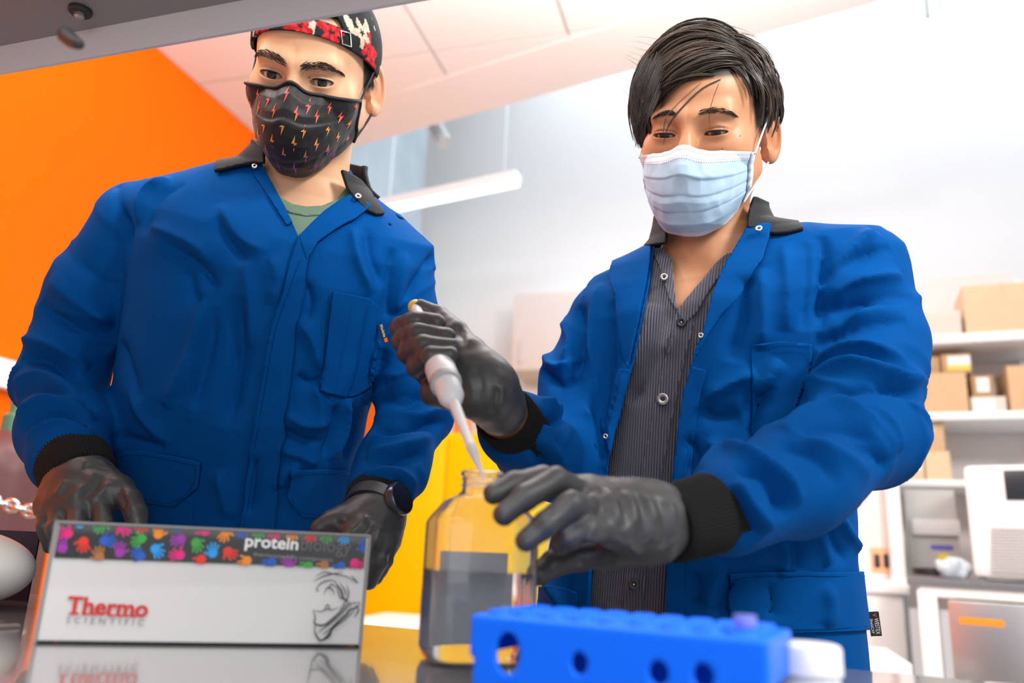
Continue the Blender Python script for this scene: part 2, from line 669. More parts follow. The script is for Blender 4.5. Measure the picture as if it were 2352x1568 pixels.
pendant((860, 487), (1190, 418), 4.6, 'long white linear pendant lamp behind the man in the cap')
pendant((1955, 292), (2420, 203), 3.9, 'long white linear pendant lamp at upper right')
a, b = P(985, 262, 4.4), P(1022, 328, 4.2)
o = MB().tube([a + (a - b) * 1.2, a, b], [0.04, 0.04, 0.04], 16).build('drain_pipe', M_PIPE)
tag(smooth_by_angle(o), 'stub of grey pipe hanging below the slanting ceiling edge', 'pipe')
for (x, y, r) in ((2131, 40, 0.012), (2160, 24, 0.007)):
    b = P(x, y, 3.6)
    o = MB().tube([(b[0], b[1], 5.3), b], r, 12).build('hanger_rod', M_PIPE)
    tag(o, 'thicker grey hanger rod at the upper right' if r > .01 else 'thinner grey hanger rod at the upper right', 'rod')

# ------------------------------------------------------------------ bench
BZ = 0.935
M_BENCH = mat('bench_resin', (0.20, 0.205, 0.21), 0.11, spec=0.9, coat=0.5, vary=(9, 0.08))
b0, b1 = PZ(900, 1440, BZ), PZ(2050, 1545, BZ)
dirb = unit(b1 - b0)
nb_ = np.array([-dirb[1], dirb[0], 0])
bc = [b0 - dirb * 1.4, b1 + dirb * 1.1]
bench = thing('lab_bench', (0, 0.3, 0), 'glossy dark grey laboratory bench in the foreground', 'bench')
top = [bc[0] - nb_ * 0.95, bc[1] - nb_ * 0.95, bc[1], bc[0]]
MB().prism([(x, y, BZ - 0.03) for x, y, _ in top], (0, 0, 0.03)).build('worktop', M_BENCH, bench)
M_CAB = mat('bench_cabinet', (0.55, 0.56, 0.57), 0.5)
q = [bc[0] - nb_ * 0.9 + dirb * .1, bc[1] - nb_ * 0.9 - dirb * .1, bc[1] - nb_ * .32 - dirb * .1, bc[0] - nb_ * .32 + dirb * .1]
MB().prism([(x, y, 0.1) for x, y, _ in q], (0, 0, BZ - 0.13)).build('cabinet_body', M_CAB, bench)
MB().prism([(x, y, 0.0) for x, y, _ in q], (0, 0, 0.1)).build('plinth', mat('plinth_black', (.03, .03, .03), .6), bench)

# overhead shelf whose underside cuts the upper left corner
M_SHD = mat('shelf_under', (0.27, 0.27, 0.275), 0.45, metal=0.1)
M_SHL = mat('shelf_lip', (0.72, 0.73, 0.76), 0.5)
SZ = 1.62
shelf = thing('overhead_shelf', (PZ(300, 50, SZ)), 'grey metal overhead shelf edge at the upper left', 'shelf')
e0, e1 = PZ(0, 106, SZ), PZ(560, 0, SZ)
ed = unit(e1 - e0)
en = np.array([ed[1], -ed[0], 0])
if np.dot(en, -e0) < 0:
    en = -en
A0, A1 = e0 - ed * 0.35, e1 + ed * 1.1
MB().prism([A0, A1, A1 + en * 0.34, A0 + en * 0.34], (0, 0, 0.02)).build('panel', M_SHD, shelf)
# lip: find the drop that lands on the lower edge seen in the photograph
best = min(np.linspace(0.005, 0.12, 200), key=lambda h: abs(project(np.array([e0 - np.array([0, 0, h])]))[0][0][1] - (168 - 0.187 * project(np.array([e0 - np.array([0, 0, h])]))[0][0][0])))
MB().prism([A0, A1, A1 - en * 0.004, A0 - en * 0.004], (0, 0, -best)).build('lip', M_SHL, shelf)
c = PZ(185, 22, SZ)
o = MB().lathe([(0.013, 0), (0.013, -0.004), (0.011, -0.006)], c, n=24).build('washer', mat('washer_black', (.03, .03, .03), .5), shelf)
o = MB().lathe([(0.006, -0.006), (0.006, -0.010), (0.003, -0.012)], c, n=6).build('bolt', mat('bolt_steel', (.5, .48, .44), .4, metal=.8), shelf)
a, b = P(150, 80, 0.62), P(185, 103, 0.6)
MB().tube(catmull([a, (a + b) / 2 + np.array([0, 0, -.001]), b], 8), [.0065] * 3 + [.006, .0055, .005, .0045, .003], 10).build('hook', mat('hook_black', (.04, .04, .042), .5), shelf, smooth=True)

# ------------------------------------------------------------------ behind the men
M_WT = mat('white_laminate', (0.86, 0.85, 0.83), 0.35)
M_YEL = mat('yellow_enamel', (0.90, 0.62, 0.0), 0.4, spec=.2, vary=(1.2, 0.05))
def vplane(px, py, d, t):
    """Vertical plane through a point; t = how fast its right side comes nearer."""
    p0 = P(px, py, d)
    rh = np.array([math.cos(YAW), math.sin(YAW), 0])
    fh = np.array([-math.sin(YAW), math.cos(YAW), 0])
    dr = unit(rh - t * fh)
    n = np.array([-dr[1], dr[0], 0])
    if np.dot(n, fh) < 0:
        n = -n
    def on(x, y):
        D = FWD + (x - 1176.0) / FPX * RGT - (y - 784.0) / FPX * UPV
        return CAM + np.dot(p0 - CAM, n) / np.dot(D, n) * D
    return on, dr, n

def box_on(pl, name, x0, y0, x1, y1, depth, m, parent=None, z0=None, bev=0.004, fwd=0.0):
    """Box whose front face covers the pixel rectangle on the plane pl."""
    on, dr, n = pl
    a, b = on(x0, y1), on(x1, y1)
    xm = (x0 + x1) / 2
    zt = on(xm, y0)[2]
    zb = on(xm, y1)[2] if z0 is None else z0
    w = np.linalg.norm((b - a)[:2])
    c = (a + b) / 2 + n * (depth / 2 - fwd)
    c[2] = (zt + zb) / 2
    M = np.stack([dr, n, (0, 0, 1)], 1)
    o = MB().box(c, (w, depth, zt - zb), M, bev).build(name, m, parent)
    if bev:
        smooth_by_angle(o)
    return o

# long white table
z_t = 0.75
r0 = PZ(2095, 1525, z_t)
tb = thing('white_table', (0.2, 2.1, 0), 'long white table standing behind the two men', 'table')
box_obj('tabletop', (-1.35, r0[1], z_t - 0.045), (r0[0], r0[1] + 0.42, z_t), M_WT, tb, bev=0.004)
box_obj('front_panel', (-1.33, r0[1] + 0.02, 0.06), (r0[0] - 0.02, r0[1] + 0.05, z_t - 0.045), M_WT, tb)
for x in (-1.28, r0[0] - 0.08):
    for y in (r0[1] + 0.08, r0[1] + 0.36):
        box_obj('leg', (x - 0.025, y - 0.025, 0), (x + 0.025, y + 0.025, z_t - 0.045), M_ALU, tb)

# yellow safety cabinet against the back wall
YC = 4.3
c0, c1 = PY(845, 995, YC), PY(1225, 1010, YC)
yc = thing('safety_cabinet', ((c0[0] + c1[0]) / 2, YC + .25, 0), 'yellow flammables safety cabinet behind the bottle', 'cabinet')
zt = PY(1040, 992, YC)[2]
box_obj('body', (c0[0], YC + 0.02, 0.0), (c1[0], YC + 0.48, zt), M_YEL, yc, bev=0.006)
xm = (c0[0] + c1[0]) / 2
for k, (xa, xb) in enumerate(((c0[0] + .02, xm - .004), (xm + .004, c1[0] - .02))):
    d_ = box_obj('door', (xa, YC, 0.08), (xb, YC + 0.025, zt - 0.03), M_YEL, yc, bev=0.004)
    hx = xb - 0.05 if k == 0 else xa + 0.05
    box_obj('handle', (hx - .012, YC - .03, .62), (hx + .012, YC, .78), mat('handle_black', (.03, .03, .03), .4), d_, bev=0.004)
o = MB().lathe([(0.05, 0), (0.055, 0.01), (0.055, 0.1), (0.045, 0.13), (0.02, 0.15), (0.02, 0.18)], (PY(1062, 990, YC + .2)[0], YC + .2, zt), n=24).build('wash_bottle', mat('orange_plastic', (.85, .28, .06), .4))
tag(smooth_by_angle(o), 'orange plastic bottle on top of the yellow cabinet', 'bottle')
o = MB().lathe([(0.035, 0), (0.04, 0.01), (0.04, 0.2), (0.03, 0.25), (0.015, 0.27), (0.015, 0.3)], (PY(1152, 990, YC + .2)[0], YC + .2, zt), n=24).build('wash_bottle', mat('pink_plastic', (.62, .30, .26), .4))
tag(smooth_by_angle(o), 'dull pink plastic bottle on the yellow cabinet beside the wrist', 'bottle')

# overhead cabinet on the back wall
w0, w1 = PY(1172, 850, BY - .4), PY(1560, 850, BY - .4)
zt = PY(1250, 672, BY - .4)[2]
wc = thing('wall_cabinet', ((w0[0] + w1[0]) / 2, BY - .2, w0[2]), 'pale pinkish white wall cabinet behind the pipette hand', 'cabinet')
M_WC = mat('warm_white', (0.74, 0.68, 0.66), 0.5)
box_obj('body', (w0[0], BY - .38, w0[2]), (w1[0], BY, zt), M_WC, wc)
for k in range(2):
    xa = w0[0] + k * (w1[0] - w0[0]) / 2
    d_ = box_obj('door', (xa + .004, BY - .4, w0[2]), (xa + (w1[0] - w0[0]) / 2 - .004, BY - .38, zt), M_WC, wc, bev=.003)
    box_obj('handle', (xa + .06, BY - .42, w0[2] + .05), (xa + .08, BY - .4, w0[2] + .2), M_ALU, d_)

# white storage shelving at right with parcels
SH = vplane(2200, 950, 3.2, 0.42)
M_SHW = mat('shelf_white', (0.80, 0.81, 0.82), 0.4)
unit_ = thing('storage_rack', SH[0](2200, 1340), 'white storage rack full of parcels at the right edge', 'rack')
shz = []
for (y0, y1, x0, x1) in ((762, 783, 2060, 2480), (944, 962, 2050, 2480), (1102, 1118, 2040, 2480)):
    o = box_on(SH, 'shelf_board', x0, y0, x1, y1, 0.42, M_SHW, unit_, bev=0.002)
    shz.append(max(v.co.z for v in o.data.vertices))
for x in (2055, 2450):
    a = SH[0](x, 1100)
    for dn in (0.03, 0.4):
        c = a + SH[2] * dn
        MB().box((c[0], c[1], 1.15), (0.03, 0.03, 2.3), np.stack([SH[1], SH[2], (0, 0, 1)], 1)).build('post', M_SHW, unit_)
o = box_on(SH, 'back_panel', 2050, 560, 2480, 1420, 0.01, M_WC, unit_, bev=0, fwd=-0.425)
def cardboard(k, c):
    return mat('cardboard_%d' % k, c, 0.75, vary=(18, 0.06))
KRAFT = [cardboard(0, (.62, .42, .24)), cardboard(1, (.50, .32, .17)), cardboard(2, (.70, .52, .33)), cardboard(3, (.72, .60, .52)), cardboard(4, (.40, .24, .12))]
M_PAPER = mat('label_paper', (.80, .80, .80), .6)
M_YLAB = mat('label_yellow', (.80, .62, .10), .6)
def parcel(x0, y0, x1, y1, shelf_i, k, label, depth=0.26, fwd=-0.03, label_rect=None, yellow=False, on_top=None, tape=True):
    zb = shz[shelf_i] if on_top is None else on_top
    c = SH[0]((x0 + x1) / 2, y1)
    t = thing('cardboard_box', (c[0], c[1], zb), label, 'box', 'parcels on the storage rack')
    o = box_on(SH, 'carton', x0, y0, x1, y1, depth, KRAFT[k], t, z0=zb + .0005, bev=0.003, fwd=fwd)
    if label_rect:
        a, b, c_, d_ = label_rect
        box_on(SH, 'shipping_label', a, b, c_, d_, 0.001, M_PAPER, t, bev=0, fwd=fwd + .0015)
        if yellow:
            box_on(SH, 'yellow_label', a, d_, c_, d_ + 12, 0.001, M_YLAB, t, bev=0, fwd=fwd + .0015)
    if tape:
        xm = (x0 + x1) / 2
        box_on(SH, 'packing_tape', xm - 5, y0, xm + 5, y0 + (y1 - y0) * .4, 0.001, KRAFT[2], t, bev=0, fwd=fwd + .0015)
    return max(v.co.z for v in o.data.vertices)
parcel(2222, 645, 2395, 760, 0, 2, 'largest tan cardboard box on the top shelf board')
parcel(2112, 710, 2214, 772, 0, 3, 'low pale pinkish box on the top shelf board', tape=False)
za = parcel(2096, 852, 2230, 946, 1, 0, 'wide tan cardboard box on the middle shelf board', tape=False)
parcel(2096, 812, 2164, 852, 1, 1, 'plain brown box stacked on the wide tan box', on_top=za, fwd=-.06)
parcel(2168, 806, 2237, 852, 1, 1, 'brown box with white and yellow labels on the wide tan box', on_top=za, fwd=-.05, label_rect=(2180, 810, 2234, 832), yellow=True, tape=False)
ze = parcel(2236, 907, 2318, 948, 1, 3, 'flat pale carton right of the wide tan box', label_rect=(2240, 912, 2290, 940), tape=False)
parcel(2238, 856, 2290, 907, 1, 4, 'small dark brown box standing on the flat pale carton', on_top=ze, fwd=-.04, label_rect=(2248, 862, 2278, 896), tape=False)
parcel(2326, 835, 2420, 946, 1, 0, 'tan box at the right end of the middle board', fwd=-.02)
zb_ = parcel(2076, 1033, 2127, 1104, 2, 2, 'tan box with large white label on the lowest board', label_rect=(2080, 1040, 2120, 1078), tape=False)
zc_ = parcel(2130, 1034, 2190, 1104, 2, 2, 'plain tan box beside the labelled one on the lowest board', tape=False)
parcel(2078, 980, 2118, 1033, 2, 0, 'box with white and yellow labels at left of the upper lowest pair', on_top=zb_, fwd=-.04, label_rect=(2082, 984, 2114, 1010), yellow=True, tape=False)
parcel(2120, 966, 2176, 1034, 2, 0, 'taller plain tan box stacked on the lowest board', on_top=zc_, fwd=-.05)

# counter with black top, incubator and steel refrigerator under it
CT = vplane(2200, 1345, 2.55, 0.75)
M_STEEL = mat('stainless', (0.55, 0.54, 0.52), 0.3, metal=0.85, vary=(3, 0.06))
M_DK = mat('dark_counter', (0.17, 0.18, 0.19), 0.3)
zc0 = CT[0](2220, 1336)[2]
ct = thing('counter', CT[0](2220, 1560) * np.array([1, 1, 0]), 'counter with dark grey top under the white incubator', 'counter')
o = box_on(CT, 'counter_top', 2084, 1336, 2470, 1354, 0.55, M_DK, ct, bev=.003)
zct = max(v.co.z for v in o.data.vertices)
for (x0, x1) in ((2108, 2152), (2440, 2470)):
    box_on(CT, 'leg', x0, 1354, x1, 1400, 0.05, M_WT, ct, z0=0.0, bev=.003, fwd=-.01)
box_on(CT, 'apron', 2112, 1354, 2470, 1380, 0.03, M_WT, ct, bev=.002, fwd=-.012)
fr = thing('refrigerator', CT[0](2300, 1560) * np.array([1, 1, 0]) + CT[2] * .2, 'stainless under-counter refrigerator with orange tape strip', 'refrigerator')
box_on(CT, 'body', 2190, 1386, 2440, 1500, 0.45, mat('fridge_side', (.05, .05, .05), .5), fr, z0=.04, bev=.003, fwd=-.06)
box_on(CT, 'door', 2184, 1386, 2440, 1500, 0.04, M_STEEL, fr, z0=.06, bev=.006, fwd=-.02)
box_on(CT, 'tape_strip', 2203, 1421, 2306, 1437, 0.001, mat('orange_tape', (.90, .30, .01), .5), fr, bev=0, fwd=-.0185)
inc = thing('incubator', CT[0](2300, 1334) + CT[2] * .25, 'white benchtop incubator with dark control panel and vent grille', 'incubator')
M_INC = mat('incubator_white', (0.84, 0.84, 0.83), 0.35)
box_on(CT, 'body', 2232, 1062, 2470, 1330, 0.42, M_INC, inc, z0=zct + .012, bev=.02, fwd=-.05)
box_on(CT, 'control_panel', 2308, 1075, 2420, 1146, 0.006, mat('panel_dark', (.03, .035, .04), .25), inc, bev=.002, fwd=-.046)
for k in range(15):
    y = 1212 + k * 7.4
    box_on(CT, 'vent_slat', 2272, y, 2430, y + 3.6, 0.006, mat('vent_grey', (.42, .42, .41), .5), inc, bev=0, fwd=-.046)
for x in (2245, 2450):
    box_on(CT, 'foot', x, 1322, x + 14, 1336, 0.03, M_DK, inc, z0=zct, bev=0, fwd=-.06)
# loose things on the counter
c = CT[0](2126, 1330) + CT[2] * .12
pts = [c + np.array([.05 * math.cos(a) * (1 + .1 * math.sin(3 * a)), .045 * math.sin(a), 0.012 + .004 * a * .25 - c[2] + zct]) for a in np.linspace(0, 18.8, 90)]
tag(new_mesh('power_cable', *tube(pts, .006, 8), mat('cable_black', (.015, .015, .017), .5)), 'coiled black power cable on the dark counter', 'cable')
def bagf(p):
    q = p - np.asarray(CT[0](2180, 1330) * np.array([1, 1, 0]) + CT[2] * .1 + np.array([0, 0, zct + .035]), F32)
    return ell(q, (0, 0, 0), (.055, .04, .036)) + (0.010 * vnoise(q * 38, 3)).astype(F32)
c = CT[0](2180, 1330) + CT[2] * .1
c[2] = zct + .035
Vb, Fb = mesh_sdf(bagf, c - .09, c + .09, .005)
Vb[:, 2] = np.maximum(Vb[:, 2], zct + .001)
tag(new_mesh('plastic_bag', Vb, Fb, mat('bag_plastic', (.72, .80, .86), .25, trans=.35)), 'crumpled clear plastic bag beside the black cable', 'bag')

# grey instrument bay and white tower left of the counter
bay = box_on(vplane(2140, 1200, 2.98, .42), 'instrument_panel', 2094, 1122, 2215, 1322, .05, mat('bay_grey', (.42, .42, .40), .5), bev=.004, fwd=-.05)
tag(bay, 'grey instrument panel behind the black cable', 'panel')
PLB = vplane(2140, 1200, 2.98, .42)
box_on(PLB, 'rail', 2098, 1192, 2210, 1228, .02, mat('rail_grey', (.60, .60, .60), .4), bay, bev=.003, fwd=-.03)
box_on(PLB, 'blue_label', 2142, 1251, 2194, 1262, .002, mat('label_blue', (.10, .10, .42), .5), bay, bev=0, fwd=-.048)
box_on(PLB, 'warning_label', 2160, 1272, 2184, 1292, .002, mat('label_warn', (.85, .62, .02), .5), bay, bev=0, fwd=-.048)
TW = vplane(2030, 1300, 2.95, .30)
tw = thing('service_tower', TW[0](2030, 1560) * np.array([1, 1, 0]), 'white service column with sockets beside the coat pocket', 'cabinet')
box_on(TW, 'column', 1900, 1020, 2066, 1352, .25, mat('tower_pale', (.82, .74, .70), .5), tw, bev=.004, fwd=-.06)
box_on(TW, 'corner_post', 2052, 1010, 2084, 1352, .05, M_WT, tw, bev=.003)
box_on(TW, 'ledge', 1900, 1330, 2088, 1360, .30, M_WT, tw, bev=.003, fwd=.02)
box_on(TW, 'base', 1900, 1360, 2084, 1500, .28, M_WT, tw, z0=0.0, bev=.003, fwd=0)
so = box_on(TW, 'socket_plate', 2008, 1258, 2058, 1316, .006, mat('socket_orange', (.86, .42, .22), .5), tw, bev=.002, fwd=-.055)
for x in (2014, 2036):
    box_on(TW, 'socket', x, 1272, x + 14, 1304, .004, mat('socket_black', (.03, .03, .04), .4), so, bev=.001, fwd=-.052)

# ------------------------------------------------------------------ left edge
gc = P(-30, 1290, 1.95)
cyl = thing('gas_cylinder', (gc[0], gc[1], 0), 'maroon gas cylinder chained at the left edge', 'gas cylinder')
zs = P(-30, 1000, 1.95)[2]
M_MAR = mat('maroon_paint', (.115, .040, .040), .4, vary=(5, .1))
o = MB().lathe([(.11, 0), (.125, .02), (.125, zs - .09), (.118, zs - .045), (.095, zs - .01), (.06, zs + .012), (.035, zs + .02)], (gc[0], gc[1], 0), n=48).build('tank', M_MAR, cyl)
smooth_by_angle(o)
o = MB().lathe([(.03, zs + .02), (.03, zs + .06), (.018, zs + .07), (.018, zs + .1)], (gc[0], gc[1], 0), n=24).build('valve', mat('valve_green', (.10, .22, .14), .4, metal=.3), cyl)
# chain in front of it
ca, cb = P(-90, 1128, 1.62), P(100, 1182, 1.6)
ch = thing('chain', (ca + cb) / 2, 'silver link chain across the maroon cylinder', 'chain')
NL = 9
for k in range(NL):
    c = ca + (cb - ca) * (k + .5) / NL
    ax = unit(cb - ca)
    M = frame(ax, (0, 0, 1) if k % 2 else np.cross(ax, (0, 0, 1)))
    L = np.linalg.norm(cb - ca) / NL
    pts = [c + M[:, 2] * (L * .72 * math.cos(a)) + M[:, 0] * (.0115 * math.sin(a)) for a in np.linspace(0, 2 * math.pi, 20, endpoint=False)]
    new_mesh('link', *tube(pts, .0042, 8, closed=True), mat('zinc', (.78, .78, .76), .25, metal=1), ch)
def text_mesh(s, size, bold=0.0, shear=0.0, spacing=1.0):
    cu = bpy.data.curves.new('lettering', 'FONT')
    cu.body = s
    cu.size = size
    cu.offset = bold
    cu.shear = shear
    cu.space_character = spacing
    cu.resolution_u = 3
    o = bpy.data.objects.new('lettering', cu)
    COL.objects.link(o)
    bpy.context.view_layer.update()
    me = bpy.data.meshes.new_from_object(o.evaluated_get(bpy.context.evaluated_depsgraph_get()))
    V = np.array([v.co[:] for v in me.vertices])
    Fs = [tuple(p.vertices) for p in me.polygons]
    bpy.data.objects.remove(o)
    bpy.data.meshes.remove(me)
    return V, Fs
def put_text(s, name, origin, ex, ey, width, height, m, parent, **kw):
    """Lettering fitted to width x height (metres) from origin along ex, ey."""
    V, Fs = text_mesh(s, 1.0, **kw)
    lo, hi = V.min(0), V.max(0)
    W = np.asarray(origin) + np.outer((V[:, 0] - lo[0]) / (hi[0] - lo[0]) * width, ex) + np.outer((V[:, 1] - lo[1]) / (hi[1] - lo[1]) * height, ey)
    return new_mesh(name, W, Fs, m, parent, smooth=False)
# dark card with an L in a black disc
SGN = vplane(30, 1260, 1.0, 0.1)
sg = thing('sign_card', SGN[0](0, 1310), 'dark blue card with white letter L at the left edge', 'sign')
box_on(SGN, 'card', -90, 1216, 54, 1420, .003, mat('card_navy', (.028, .03, .06), .5), sg, z0=BZ, bev=0)
a = SGN[0](18, 1251)
Mr = np.stack([SGN[1], (0, 0, 1), SGN[2]], 1)
MB().lathe([(15.5 / FPX, -.0012), (15.5 / FPX, -.0006)], a, Mr, n=32).build('disc', mat('disc_black', (.004, .004, .004), .4), sg)
lw = 11 / FPX
put_text('L', 'letter', a - SGN[2] * .0014 - SGN[1] * lw * .55 - np.array([0, 0, 11 / FPX]), SGN[1] + np.array([0, 0, .08]), np.array([0, 0, 1]) + SGN[1] * .15, lw, 22 / FPX, mat('print_white', (.8, .8, .8), .5), sg)
# white rounded instrument and a spatula on the bench
c = PZ(-42, 1400, BZ)
def wb(p):
    q = p - np.asarray(c + np.array([0, 0, .043]), F32)
    return smax(ell(q, (-.05, 0, 0), (.10, .055, .043)), -(q[:, 2] + .041), .006)
Vw, Fw = mesh_sdf(wb, c - np.array([.2, .1, .01]), c + np.array([.1, .1, .1]), .005)
inst = thing('vortex_mixer', c, 'white rounded instrument at the left edge of the bench', 'instrument')
new_mesh('housing', Vw, Fw, mat('instrument_white', (.78, .78, .74), .35), inst)
MB().lathe([(.04, 0), (.04, .004)], c + np.array([-.05, 0, 0]), n=24).build('foot_ring', M_DK, inst)
a, b = PZ(-40, 1446, BZ), PZ(42, 1441, BZ)
sp = MB()
sp.box((a + b) / 2 + np.array([0, 0, .002]), (np.linalg.norm(b - a), .008, .003), frame((0, 0, 1), b - a), .001)
o = sp.build('spatula', M_STEEL)
tag(o, 'thin steel spatula lying on the bench at left', 'spatula')
# ------------------------------------------------------------------ display box on the bench
BL, BR = PZ(75, 1478, BZ), PZ(830, 1487, BZ)
bx = unit(BR - BL)
bn = np.array([-bx[1], bx[0], 0])                # away from the camera
if np.dot(bn, FWD) < 0:
    bn = -bn
BW = np.linalg.norm(BR - BL)
def on_box(x, y, lift=0.0):
    D = FWD + (x - 1176.0) / FPX * RGT - (y - 784.0) / FPX * UPV
    return CAM + np.dot(BL - CAM, bn) / np.dot(D, bn) * D - bn * lift
BH = 0.5 * (on_box(130, 1187)[2] + on_box(855, 1240)[2]) - BZ
BD = 0.055
kit = thing('display_box', (BL + BR) / 2 + bn * BD / 2, 'light grey kit box with black band of coloured handprints', 'box')
M_BOXG = mat('box_board', (.66, .655, .65), .35, coat=.4)
M_BLK = mat('box_black', (.006, .006, .008), .3, coat=.4)
M_ACR = mat('acrylic', (.40, .39, .38), .15, trans=.25, ior=1.3)
Mb = np.stack([bx, bn, (0, 0, 1)], 1)
def bpt(u, w, z):
    return BL + bx * u + bn * w + np.array([0, 0, z])
MB().box(bpt(BW / 2, BD / 2, BH / 2 + .0005), (BW - .004, BD - .003, BH - .003), Mb, .0015).build('carton', M_BOXG, kit)
vb = 0.5 * (on_box(120, 1276)[2] + on_box(840, 1314)[2]) - BZ    # lower edge of the black band
MB().box(bpt(BW / 2, .0006, (vb + BH) / 2), (BW - .008, .0008, BH - vb - .002), Mb).build('black_band', M_BLK, kit)
MB().box(bpt(BW / 2, BD / 2, BH - .0005), (BW - .004, BD - .004, .001), Mb).build('top_sheet', M_BLK, kit)
for u in (.001, BW - .001):
    MB().box(bpt(u, BD / 2, BH / 2), (.003, BD, BH), Mb, .001).build('acrylic_side', M_ACR, kit)
MB().box(bpt(BW / 2, .001, BH), (BW, .003, .002), Mb, .0008).build('acrylic_rim', M_ACR, kit)
# handprints
def clip_rect(poly, u0, u1, v0, v1):
    for ax, lim, sg in ((0, u0, 1), (0, u1, -1), (1, v0, 1), (1, v1, -1)):
        out = []
        for i in range(len(poly)):
            a, b = np.array(poly[i]), np.array(poly[(i + 1) % len(poly)])
            fa, fb = (a[ax] - lim) * sg, (b[ax] - lim) * sg
            if fa >= 0:
                out.append(tuple(a))
            if (fa >= 0) != (fb >= 0):
                out.append(tuple(a + (b - a) * fa / (fa - fb)))
        poly = out
        if len(poly) < 3:
            return []
    return poly
def hand_polys(cx, cy, s, rot, flip):
    R_ = np.array([[math.cos(rot), -math.sin(rot)], [math.sin(rot), math.cos(rot)]])
    P_ = []
    P_.append([(.40 * math.cos(a), -.12 + .42 * math.sin(a)) for a in np.linspace(0, 6.283, 18, endpoint=False)])
    for (bx0, by0, ang, L, w) in ((-.27, .10, .42, .56, .085), (-.10, .2, .14, .66, .085), (.09, .2, -.12, .66, .085), (.27, .10, -.42, .56, .08), (.33, -.2, -1.15, .46, .095)):
        d_ = np.array([-math.sin(ang), math.cos(ang)])
        n_ = np.array([d_[1], -d_[0]])
        b_ = np.array([bx0, by0])
        pts = [b_ + n_ * w, b_ + d_ * L * .8 + n_ * w] + [b_ + d_ * (L * .8 + w * math.sin(a)) + n_ * w * math.cos(a) for a in (.6, 1.2, 1.9, 2.5)] + [b_ + d_ * L * .8 - n_ * w, b_ - n_ * w]
        P_.append(pts)
    res = []
    for pl in P_:
        q = np.array(pl)
        if flip:
            q[:, 0] *= -1
        res.append((q @ R_.T) * s + np.array([cx, cy]))
    return res
HC = {'c': (.01, .33, .80), 'g': (.04, .36, .05), 'm': (.75, .01, .20), 'r': (.78, .03, .015), 'o': (.85, .26, .01), 'p': (.32, .03, .36), 'b': (.01, .10, .52), 'w': (.42, .16, .04)}
HANDS = [(360, 108, 'c', 0), (500, 130, 'g', 2.6), (640, 150, 'm', -2.2), (770, 122, 'r', 3), (872, 180, 'o', .1), (1010, 225, 'p', 2.0),
         (1170, 165, 'm', 1.2), (1312, 185, 'o', 2.9), (265, 185, 'm', 1.5), (238, 272, 'p', .4), (378, 250, 'r', 3.3), (528, 235, 'b', -1.6),
         (618, 300, 'p', .2), (748, 328, 'b', .9), (752, 225, 'g', 2.2), (858, 295, 'c', -2.4), (1003, 328, 'm', 1.5), (1122, 255, 'g', -2.7),
         (1152, 365, 'r', 3), (1230, 305, 'c', .1), (1338, 310, 'r', -2.1), (480, 330, 'w', .3), (1447, 372, 'o', 2.4), (1608, 380, 'b', 2),
         (1730, 386, 'p', .5), (1850, 402, 'g', 1.8), (1962, 402, 'w', 3), (2066, 407, 'b', 2.2), (2172, 385, 'm', -2.2), (2228, 275, 'b', .2),
         (2252, 388, 'r', 0), (1540, 165, 'g', 3), (1640, 172, 'm', 3), (1760, 180, 'o', 3), (1880, 190, 'r', 3), (1985, 196, 'g', 3), (2100, 205, 'c', 3),
         (1430, 160, 'b', 3), (1010, 118, 'b', 3)]
for k, (zx, zy, c_, rot) in enumerate(HANDS):
    px, py = 60 + zx / 2.868, 1160 + zy / 2.868
    q = on_box(px, py) - BL
    u, v = q @ bx, q[2]
    sc = 27 / FPX * 0.66
    V_, F_ = [], []
    for pl in hand_polys(u, v, sc, rot, k % 2):
        pl = clip_rect([tuple(p) for p in pl], .005, BW - .005, vb, BH - .0025)
        if len(pl) >= 3:
            n0 = len(V_)
            V_ += [bpt(a, -.0001 - .00002 * (k % 5), b) for a, b in pl]
            F_.append(tuple(range(n0, n0 + len(pl))))
    if F_:
        new_mesh('handprint', V_, F_, mat('print_' + c_, HC[c_], .4), kit, smooth=False)
def box_text(s, name, x0, y0, x1, y1, h_px, m, lift=.0006, **kw):
    a, b = on_box(x0, y0, lift), on_box(x1, y1, lift)
    up = on_box(x0, y0 - h_px, lift)[2] - a[2]
    w = np.dot(b - a, bx)
    return put_text(s, name, a, bx + np.array([0, 0, (b - a)[2] / w]), np.array([0, 0, 1]), w, up, m, kit, **kw)
M_PW, M_PG, M_PR, M_PD = mat('ink_white', (.85, .85, .85), .4), mat('ink_grey', (.10, .10, .105), .4), mat('ink_red', (.62, .02, .015), .4), mat('ink_mid', (.22, .22, .24), .4)
box_text('protein', 'lettering_protein', 561, 1264, 683, 1272, 36, M_PW, bold=.022)
box_text('biology', 'lettering_biology', 689, 1273, 805, 1281, 41, M_PG, bold=.008)
box_text('thermoscientific.com/protein', 'lettering_address', 580, 1279, 763, 1293, 12, M_PD, bold=.01)
tm = box_text('Thermo', 'lettering_maker', 151, 1409, 338, 1418, 41, M_PR, bold=.026)
# slab serifs of the maker's name
def serif(x0, y0, x1, y1):
    a, b = on_box(x0, y0, .00062), on_box(x1, y1, .00062)
    c, d = on_box(x1, y1 + 5, .00062), on_box(x0, y0 + 5, .00062)
    new_mesh('serif', [a, b, c, d], [(0, 1, 2, 3)], M_PR, tm, smooth=False)
for (x0, x1, y) in ((158, 182, 1406), (188, 204, 1407), (208, 222, 1407), (250, 266, 1410), (270, 282, 1411), (286, 297, 1411), (301, 313, 1412)):
    serif(x0, y, x1, y + .3)
box_text('SCIENTIFIC', 'lettering_scientific', 152, 1430, 330, 1437, 15, M_PD, spacing=1.7)
